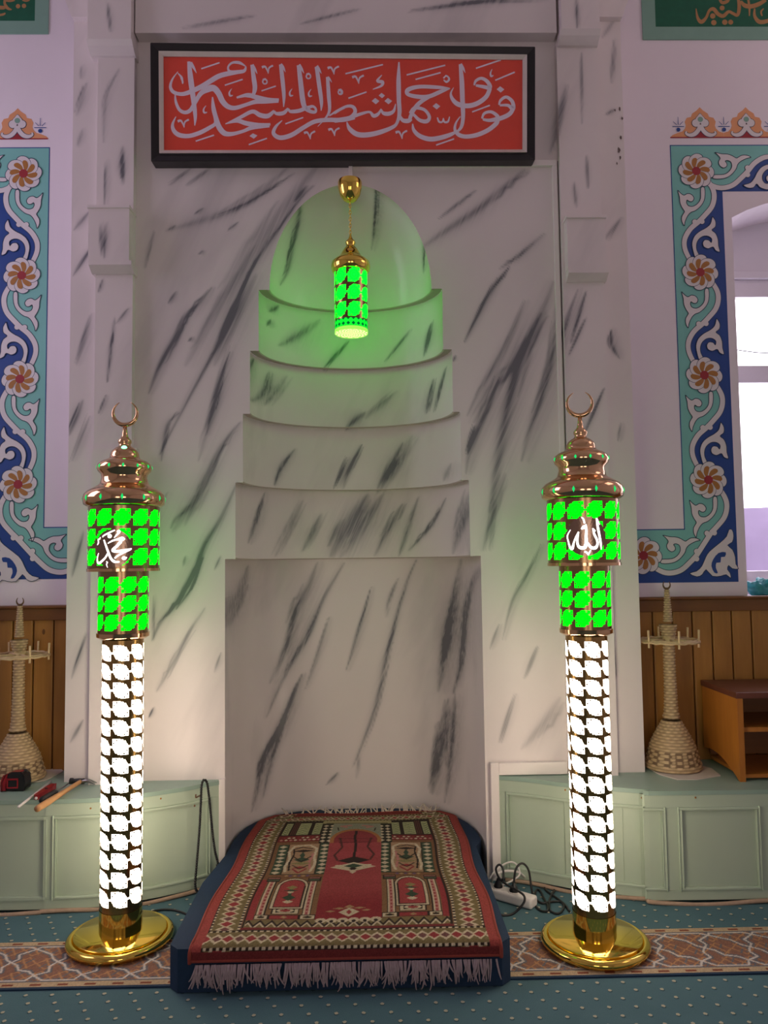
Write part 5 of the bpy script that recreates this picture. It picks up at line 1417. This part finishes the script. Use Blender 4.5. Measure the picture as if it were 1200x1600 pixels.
# ------------------------------------------------------------------ wicker minarets on the benches
def wicker(label, base, k, ringphase, mat_pts, rise=1.0):
    root = thing('wicker_minaret', label, 'wicker ornament', base, 0)
    # profile: (radius px, height px)
    prof = [(43, 0), (42, 8), (38.5, 20), (34, 36), (27, 50), (20, 62), (14, 73), (11, 84), (10, 98), (9.2, 130), (8.8, 165), (8.6, 187), (9.5, 192)]
    def rad(h):
        for (r0, h0), (r1, h1) in zip(prof[:-1], prof[1:]):
            if h <= h1: return r0 + (r1 - r0) * (h - h0) / (h1 - h0)
        return prof[-1][0]
    def weave(name, h0, h1, rf, N, rowh, dark=None):
        mb = MB(); dk = []; rows_ = int((h1 - h0) / rowh); nt = N * 4
        for r in range(rows_):
            for s in range(3):
                h = h0 + rowh * (r + s / 2.001)
                for j in range(nt):
                    th = 2 * PI * j / nt; bulge = [.0, 1.0, .0][s]
                    amp = .75 * math.cos(th * N / 2 + PI * r) * bulge + .45 * bulge
                    R_ = rf(h) + amp * 1.5 - .6
                    mb.v.append((R_ * k * math.cos(th), R_ * k * math.sin(th), h * k * rise)); 
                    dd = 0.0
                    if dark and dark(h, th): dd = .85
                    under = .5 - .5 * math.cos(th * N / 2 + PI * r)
                    dd = max(dd, .62 if s != 1 else .34 * under)  # row gaps and strands passing behind get shade put into the colour
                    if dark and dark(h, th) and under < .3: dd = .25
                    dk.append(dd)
        L_ = rows_ * 3
        for i in range(L_ - 1):
            for j in range(nt): j2 = (j + 1) % nt; mb.f.append((i * nt + j, i * nt + j2, (i + 1) * nt + j2, (i + 1) * nt + j))
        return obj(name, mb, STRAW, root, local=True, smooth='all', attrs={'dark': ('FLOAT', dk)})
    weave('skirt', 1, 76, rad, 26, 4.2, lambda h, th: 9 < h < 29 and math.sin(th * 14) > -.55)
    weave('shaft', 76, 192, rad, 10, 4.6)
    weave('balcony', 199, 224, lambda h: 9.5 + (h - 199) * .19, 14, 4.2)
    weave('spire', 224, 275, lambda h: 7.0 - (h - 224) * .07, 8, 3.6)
    b = MB()
    b.lathe([(9 * k, 190 * k), (10 * k, 200 * k)], 16); obj('neck', b, STRAW, root, local=True, smooth='all', attrs={'dark': ('FLOAT', np.zeros(len(b.v)))})
    b = MB(); n_ = 40
    for q_ in range(2): b.tube([((45 - q_ * 3.0) * k * math.cos(2 * PI * i / n_), (45 - q_ * 3.0) * k * math.sin(2 * PI * i / n_), (194 + q_ * 2 + .8 * math.sin(i * 2.2)) * k) for i in range(n_)], 1.9 * k, 7, closed=True, smooth=False)
    for i in range(6):
        a0 = ringphase + i * PI / 3; b.tube([(9 * k * math.cos(a0), 9 * k * math.sin(a0), 196 * k), (45 * k * math.cos(a0), 45 * k * math.sin(a0), 194 * k)], 2.0 * k, 7)
    rg = obj('ring', b, STRAW, root, local=True, smooth='all', attrs={'dark': ('FLOAT', np.zeros(len(b.v)) + .12)})
    for i in range(6):
        a0 = ringphase + i * PI / 3; b = MB(); x_, y_ = 44 * k * math.cos(a0), 44 * k * math.sin(a0)
        b.tube([(x_, y_, 186 * k), (x_ * 1.01, y_ * 1.01, 200 * k), (x_ * 1.02, y_ * 1.02, 213 * k)], 1.7 * k, 7); obj('peg', b, STRAW, rg, local=True, smooth='all', attrs={'dark': ('FLOAT', np.zeros(len(b.v)))})
    b = MB(); pts = []
    for i in range(21):
        a0 = math.radians(-90 - 140 + 280 * i / 20); pts.append((math.cos(a0) * 5.6 * k, 0, (282 + 6.4 * math.sin(a0)) * k))
    b.tube(pts, [.5 * k, 1.2 * k, 1.9 * k, 1.2 * k, .5 * k], 8, smooth=False); b.tube([(0, 0, 272 * k), (0, 0, 277 * k)], 1.6 * k, 8, smooth=False)
    obj('crescent', b, STRAWD, root, local=True, smooth='all')
    mb = MB(); mb.prism(mat_pts, 'z', ZB + .0004, ZB + .0045)
    mo = obj('card_mat', mb, PAPER, loc=(base[0], base[1], ZB))
    return root, mo
p = on_z(1070, 1212, ZB); KW = p.y / FPX * 1.03
rb = Vector((p.x - .004, p.y + 43 * KW * .95, ZB + .0046))
mr = [tuple(on_z(x, y, ZB)[:2]) for x, y in ((1008, 1198), (1030, 1211), (1058, 1219), (1090, 1219), (1126, 1213), (1112, 1202), (1090, 1196), (1030, 1195))]
_, mo = wicker('woven straw minaret ornament on the right bench, beside the pine shelf', rb, KW, .5, mr, 1.0)
tag(mo, 'cream card mat under the straw minaret on the right bench', 'mat')
p = on_z(40, 1210, ZB); KW2 = p.y / FPX * .93
lb = Vector((p.x, min(p.y + 43 * KW2 * .9, YW - .06 - 43 * KW2), ZB + .0046))
ml = [tuple(on_z(x, y, ZB)[:2]) for x, y in ((-10, 1214), (10, 1222), (40, 1224), (70, 1221), (99, 1206), (96, 1203), (70, 1199), (0, 1199))]
_, mo = wicker('woven straw minaret ornament on the left bench, behind the tape measure', lb, KW2, .25, ml, 1.0)
tag(mo, 'cream card mat under the straw minaret on the left bench', 'mat')

# ------------------------------------------------------------------ pine shelf unit on the right bench
pf = on_z(1157, 1222, ZB); px0 = pf.x; py0 = pf.y; 
zt_ = at(1157, 1082, py0).z; py1 = min(YW - .06, py0 + .34); pw = .95
SH = thing('shelf_unit', 'small orange pine shelf unit with red brown top on the right bench', 'shelf', (px0, py0, ZB))
def side(x0, x1):
    P = [(py0, ZB + .0005), (py0 + .012, ZB + .0005)]
    for i in range(9): t_ = i / 8; P.append((py0 + .03 + (py1 - py0 - .03) * t_ * .92, ZB + .012 + .055 * math.sin(PI * min(1, t_ * 1.05) * .62)))
    P += [(py1, ZB + .052), (py1, zt_ - .024), (py0, zt_ - .024)]
    mb = MB(); mb.prism(P, 'x', x0, x1); return mb
obj('side_panel', side(px0, px0 + .022), PINEO, SH, bevel=.0015)
obj('side_panel', side(px0 + pw - .022, px0 + pw), PINEO, SH, bevel=.0015)
b = MB(); b.box(px0 - .006, px0 + pw + .006, py0 - .004, py1, zt_ - .0235, zt_); obj('top', b, REDWOOD, SH, bevel=.002)
zsf = at(1190, 1140, py0 + .01).z
b = MB(); b.box(px0 + .0225, px0 + pw - .0225, py0 + .012, py1 - .012, zsf - .009, zsf + .009); obj('shelf_board', b, PINEO, SH, bevel=.001)
b = MB(); b.box(px0 + .0225, px0 + pw - .0225, py1 - .0115, py1, ZB + .03, zt_ - .024); obj('back_panel', b, DARKW, SH)
b = MB(); b.box(px0 + .0225, px0 + pw - .0225, py0 + .012, py1 - .012, ZB + .012, ZB + .026); obj('bottom_board', b, PINEO, SH)

# teal wrapper on the sill
p = at(1192, 937, YW + .05)
b = MB(); b.sphere((0, 0, 0), 1, 28, 18)
vv = []
for x, y, z in b.v:
    f = 1 + .16 * math.sin(x * 7 + y * 3) + .12 * math.sin(z * 9 + x * 4) + .08 * math.sin(y * 15)
    vv.append((p.x + x * .062 * f, YW + .06 + y * .04 * f, WZ0 + .005 + max(0, (z * .6 + .5)) * .062 * f))
b.v = vv
tag(obj('plastic_wrapper', b, TEALW, smooth='all', loc=(p.x, YW + .06, WZ0 + .005)), 'crumpled teal wrapper on the window sill at the right edge', 'wrapper')

# ------------------------------------------------------------------ tools on the left bench
def bz(x, y, z=0.0): return on_z(x, y, ZB + z)
# hammer
h0, h1 = bz(58, 1264, .012), bz(126, 1221, .016)
HM = thing('hammer', 'claw hammer with wooden handle lying on the left bench', 'hammer', (h0 + h1) / 2 * 1)
WLOC[HM.name] = Vector(HM.location)
b = MB(); b.tube([h0, h0.lerp(h1, .3), h0.lerp(h1, .65), h1], [.0115, .0125, .010, .0085, .008], 12); obj('handle', b, HANDLEW, HM, smooth='all')
d = (h1 - h0); d.z = 0; d.normalize(); nrm = Vector((d.y, -d.x, 0))
hc = h1 + d * .004
b = MB(); b.tube([hc - nrm * .045 , hc - nrm * .036, hc - nrm * .030, hc - nrm * .012, hc + nrm * .012], [.0125, .0125, .009, .0115, .011], 12, smooth=False); obj('hammer_head', b, BLACKPL, HM, smooth=True)
for s in (-1, 1):
    b = MB(); b.tube([hc + nrm * .008 + d * .004 * s, hc + nrm * .032 + d * .008 * s + Vector((0, 0, .003)), hc + nrm * .062 + d * .010 * s - Vector((0, 0, .008))], [.008, .006, .003], 8); obj('claw', b, STEEL, HM, smooth='all')
# screwdriver
s0, s1, s2 = bz(64, 1251, .012), bz(88, 1237, .012), bz(108, 1223, .010)
SD = thing('screwdriver', 'black handled screwdriver lying along the hammer on the left bench', 'screwdriver', s0)
b = MB(); b.tube([s0, s0.lerp(s1, .12), s0.lerp(s1, .5), s0.lerp(s1, .85), s1], [.009, .0125, .0115, .0125, .008], 10); obj('handle', b, BLACKPL, SD, smooth='all')
b = MB(); b.tube([s1, s1.lerp(s2, .5), s2], .003, 8); obj('shaft', b, STEEL, SD, smooth='all')
# red utility knife
k0, k1 = bz(57, 1246, .010), bz(84, 1228, .010)
UK = thing('utility_knife', 'dark red handled cutter lying between the white stick and the screwdriver', 'knife', k0)
dk_ = (k1 - k0); dk_.z = 0; dk_.normalize(); nk = Vector((dk_.y, -dk_.x, 0)); Lk = (k1 - k0).length
prof2 = [(0, -.004), (.02, -.010), (.5, -.013), (.8, -.014), (1, -.010), (1, .010), (.72, .014), (.45, .012), (.02, .006), (0, .004)]
b = MB(); P = []
for t_, w_ in prof2: q_ = k0 + dk_ * (t_ * Lk) + nk * w_; P.append((q_.x, q_.y))
b.prism(P, 'z', ZB + .001, ZB + .019); obj('handle', b, REDPL, UK, bevel=.004)
q_ = k0 - dk_ * .003; b = MB(); b.sphere((q_.x, q_.y, ZB + .008), .0055, 10, 8); obj('end_cap', b, WHITEPL, UK, smooth='all')
q_ = k0.lerp(k1, .55); b = MB(); b.sphere((q_.x, q_.y, ZB + .0195), .006, 10, 8, .5); obj('slider', b, BLACKPL, UK, smooth='all')
# white stick
w0, w1_ = bz(29, 1261, .005), bz(79, 1221, .005)
b = MB(); b.tube([w0, w0.lerp(w1_, .5), w1_], .0048, 10, smooth=False)
tag(obj('marker_stick', b, WHITEPL, smooth='all', loc=tuple(w0)), 'thin white stick lying left of the tools on the left bench', 'stick')
# tape measure
t0, t1 = bz(2, 1238), bz(40, 1236)
TP = thing('tape_measure', 'red and black tape measure on the left bench in front of the straw minaret', 'tape measure', ((t0.x + t1.x) / 2, t0.y + .03, ZB))
c = (t0 + t1) / 2; hw_ = (t1.x - t0.x) / 2
P = [(-1, .0), (-.6, -.03), (.75, -.03), (1, .12), (1.05, .5), (.92, .85), (.6, 1.0), (-.2, 1.0), (-.75, .85), (-1, .5)]
zh_ = .066
b = MB(); b.prism([(c.x + x * hw_, ZB + .003 + max(0, z) * zh_) for x, z in P], 'y', c.y + .002, c.y + .045); obj('case', b, BLACKPL, TP, bevel=.006, seg=3)
b = MB(); b.prism([(c.x + x * hw_, ZB + .006 + z * zh_) for x, z in ((-1.04, 0), (-.7, 0), (-.62, .85), (-.85, .82), (-1.04, .5))], 'y', c.y - .001, c.y + .046); obj('red_shell', b, REDPL, TP, bevel=.004)
b = MB(); 
for x0, x1, z0, z1 in ((-.62, .38, .62, .72), (-.62, .38, .14, .22), (-.62, -.50, .22, .62), (.28, .38, .22, .62)): b.box(c.x + x0 * hw_, c.x + x1 * hw_, c.y - .002, c.y + .003, ZB + .003 + z0 * zh_, ZB + .003 + z1 * zh_)
b.prism([(c.x + x * hw_, ZB + .004 + z * zh_) for x, z in ((-.7, .80), (.5, .95), (.4, 1.03), (-.3, 1.03), (-.75, .90))], 'y', c.y + .003, c.y + .043)
obj('red_panel', b, REDPL, TP, bevel=.001)
b = MB(); b.box(c.x - hw_ * 1.12, c.x - hw_ * 1.03, c.y + .012, c.y + .030, ZB + .004, ZB + .016); obj('tape_hook', b, STEEL, TP)

# ------------------------------------------------------------------ prayer beads hanging on the left bench
BA, BB = at(303, 1300, 3.045), at(346, 1300, 3.135)
sb_ = sL(320); pb, nb = posL(sb_)
def bfront(px, py, d=.012):
    """point in front of the bench face near the beads"""
    p0 = BA; n3 = Vector((BB.y - BA.y, -(BB.x - BA.x), 0)).normalized(); p0 = p0 + n3 * (d - .012)
    r = ray(px, py); t_ = (p0 - CAM0).dot(n3) / r.dot(n3); return CAM0 + r * t_
PB = thing('prayer_beads', 'long black prayer bead strand hanging on the left bench next to the mattress', 'prayer beads', bfront(320, 1218))
loop = [(318, 1219), (315, 1228), (314, 1250), (312, 1290), (309, 1330), (306, 1365), (305, 1385), (310, 1394), (320, 1394), (330, 1385), (339, 1368), (341, 1352), (336, 1330), (332, 1300), (329, 1270), (326, 1240), (323, 1222)]
cp = spline3([bfront(x, y, .012) for x, y in loop], 12, True)
cp = [Vector((q_.x, q_.y, max(q_.z, .009))) for q_ in cp]
acc = [0.0]
for i in range(len(cp)): acc.append(acc[-1] + (cp[(i + 1) % len(cp)] - cp[i]).length)
T_ = acc[-1]; NB = 99
b = MB(); b.tube(cp, .0015, 5, closed=True, smooth=False); obj('cord', b, BLACKPL, PB)
bead_me = None
for i in range(NB):
    s = T_ * i / NB; j = max(0, int(np.searchsorted(acc, s) - 1)); t_ = (s - acc[j]) / max(1e-9, acc[j + 1] - acc[j]); q_ = cp[j % len(cp)].lerp(cp[(j + 1) % len(cp)], t_)
    if bead_me is None:
        b = MB(); b.sphere((0, 0, 0), .0054, 10, 8); o = obj('bead', b, BEADM, PB, local=True, smooth='all'); bead_me = o
    else:
        o = bead_me.copy(); COL.objects.link(o); o.parent = PB
    o.location = q_ - WLOC[PB.name]
b = MB(); q0 = bfront(341, 1350, .014)
for i in range(14): b.tube([q0 + Vector((random.gauss(0, .002), -.002, 0)), q0 + Vector((random.gauss(0, .006), -.006, -.04)), q0 + Vector((random.gauss(-.002, .009), -.006, -.085))], .0016, 5)
obj('tassel', b, BLACKPL, PB, smooth='all')
b = MB(); a = bfront(313, 1243, -.004); c = bfront(306, 1246, .022); b.tube([a, (a + c) / 2, c, c + Vector((0, 0, .012))], .0028, 7)
e = bfront(304, 1259, .004); b.sphere(tuple(e), .004, 8, 6)
tag(obj('wall_hook', b, STRAWD, smooth='all', loc=tuple(bfront(308, 1246, 0))), 'small dark hook on the left bench front holding the bead strand', 'hook')

# ------------------------------------------------------------------ power strip, plugs and cables on the right
e0, e1 = on_z(762, 1404, 0), on_z(830, 1424, 0)
ax = (e1 - e0); ax.z = 0; Lp = ax.length; ax.normalize(); sd = Vector((-ax.y, ax.x, 0))
if sd.y < 0: sd = -sd
PSW, PSH = .056, .040
PS = thing('power_strip', 'white three socket power strip on the carpet between mattress and right lamp', 'power strip', e0)
def pst(a, b_, z): q_ = e0 + ax * a + sd * b_; return (q_.x, q_.y, z)
def psbox(mb, a0, a1, b0, b1, z0, z1):
    mb.add([pst(a0, b0, z0), pst(a1, b0, z0), pst(a1, b1, z0), pst(a0, b1, z0), pst(a0, b0, z1), pst(a1, b0, z1), pst(a1, b1, z1), pst(a0, b1, z1)],
           [(0, 3, 2, 1), (4, 5, 6, 7), (0, 1, 5, 4), (1, 2, 6, 5), (2, 3, 7, 6), (3, 0, 4, 7)])
b = MB(); psbox(b, -.06, Lp, 0, PSW, .002, PSH); obj('body', b, WHITEPL, PS, bevel=.009, seg=3)
sock_s = [Lp * .28 - .02, Lp * .62 - .015]
for s in [-.045] + sock_s:
    b = MB(); q_ = pst(s, PSW / 2, PSH); b.lathe([(.0215, -.001), (.0225, .003), (.020, .0035), (.0185, .0005), (.001, .0003)], 24, q_, cap=False); obj('socket', b, WHITEPL, PS, smooth=True)
PLUG_TOP = []; PLUGS = []
for s, nm in zip(sock_s, ('first', 'second')):
    q_ = Vector(pst(s, PSW / 2, PSH + .001))
    b = MB(); b.lathe([(.0165, 0), (.0172, .006), (.012, .018), (.007, .026), (.0045, .034)], 16, tuple(q_))
    PLUGS.append(b)
    PLUG_TOP.append(q_ + Vector((0, 0, .032)))
def cable_thing(mb, mat, loc, label):
    root = thing('cable', label, 'cable', loc)
    obj('cord', mb, mat, root, smooth='all')
    for pb_ in PLUGS:
        if math.dist(pb_.v[0], loc) < .06: obj('plug', pb_, BLACKPL, root, smooth=True)
yc = (e0.y + e1.y) / 2 + .02
def cpt(px, py, Y): p_ = at(px, py, Y); return Vector((p_.x, p_.y, max(p_.z, .0052)))
def cfl(px, py): p_ = on_z(px, py, .005); return Vector((p_.x, p_.y, .0052))
b = MB(); b.tube([PLUG_TOP[0], cpt(786, 1375, yc), cpt(786, 1358, yc + .02), cpt(780, 1351, yc + .03), cpt(775, 1358, yc + .03), cpt(780, 1372, yc + .03), cpt(790, 1381, yc + .0), cpt(806, 1390, yc - .02), cpt(819, 1400, e1.y - .014), cpt(817, 1413, e1.y - .026), cfl(801, 1428), cfl(784, 1430), cfl(772, 1427)], .0042, 8)
cable_thing(b, BLACKPL, tuple(PLUG_TOP[0]), 'black cord arching from the plug nearest the mattress and over the power strip')
b = MB(); b.tube([PLUG_TOP[1], cpt(803, 1380, yc + .01), cpt(806, 1358, yc + .02), cpt(816, 1349, yc + .03), cpt(826, 1360, yc + .03), cpt(830, 1385, yc + .02), cpt(834, 1408, yc), cfl(842, 1421), cfl(854, 1424), cfl(856, 1416), cfl(850, 1404), cfl(844, 1392), cfl(838, 1391), cfl(836, 1402), cfl(846, 1411), cfl(862, 1409), cfl(876, 1409), cfl(881, 1417), cfl(874, 1427), cfl(861, 1424), cfl(858, 1410), cfl(862, 1398), cfl(866, 1390), cfl(860, 1382), cfl(852, 1384), cfl(853, 1391), cfl(868, 1402), cfl(882, 1413), cfl(890, 1424)], .0042, 8)
cable_thing(b, BLACKPL, tuple(PLUG_TOP[1]), 'black cord arching from the far plug and tangled beside the right lamp')
yb_ = yc + .07
b = MB(); b.tube([cfl(772, 1388), cpt(785, 1383, yb_ - .03), cpt(800, 1376, yb_), cpt(812, 1366, yb_ + .03), cpt(808, 1352, yb_ + .05), cpt(798, 1347, yb_ + .06), cpt(785, 1352, yb_ + .04), cpt(772, 1363, yb_ + .0), cpt(765, 1373, yb_ - .02)], .0035, 8)
cable_thing(b, WHITEPL, tuple(cfl(772, 1388)), 'thin white cord looping behind the black plugs')
b = MB(); b.tube([cfl(768, 1380), cpt(772, 1370, yb_ - .02), cpt(785, 1362, yb_), cpt(800, 1361, yb_ + .02), cpt(812, 1364, yb_ + .04), cfl(822, 1373)], .005, 8)
cable_thing(b, WHITEPL, tuple(cfl(768, 1380)), 'thick white cord bowed low beside the bench front')
b = MB(); b.tube([cfl(238, 1424), cfl(255, 1421), cfl(272, 1422), cfl(288, 1427), cfl(303, 1435)], .004, 8)
cable_thing(b, BLACKPL, tuple(cfl(238, 1424)), 'thin black cord on the carpet from the left lamp to the mattress')

# groups of things that repeat
for o_ in bpy.data.objects:
    if o_.parent is None and 'label' in o_:
        k_ = o_.name.split('.')[0]
        g_ = {'wicker_minaret': 'straw minarets on the benches', 'bench_cabinet': 'benches beside the mihrab', 'painted_border': 'painted borders on the wall',
              'painted_cresting': 'painted crestings on the wall', 'calligraphy_panel': 'green wall panels', 'card_mat': 'mats under the straw minarets'}.get(k_)
        if g_: o_['group'] = g_
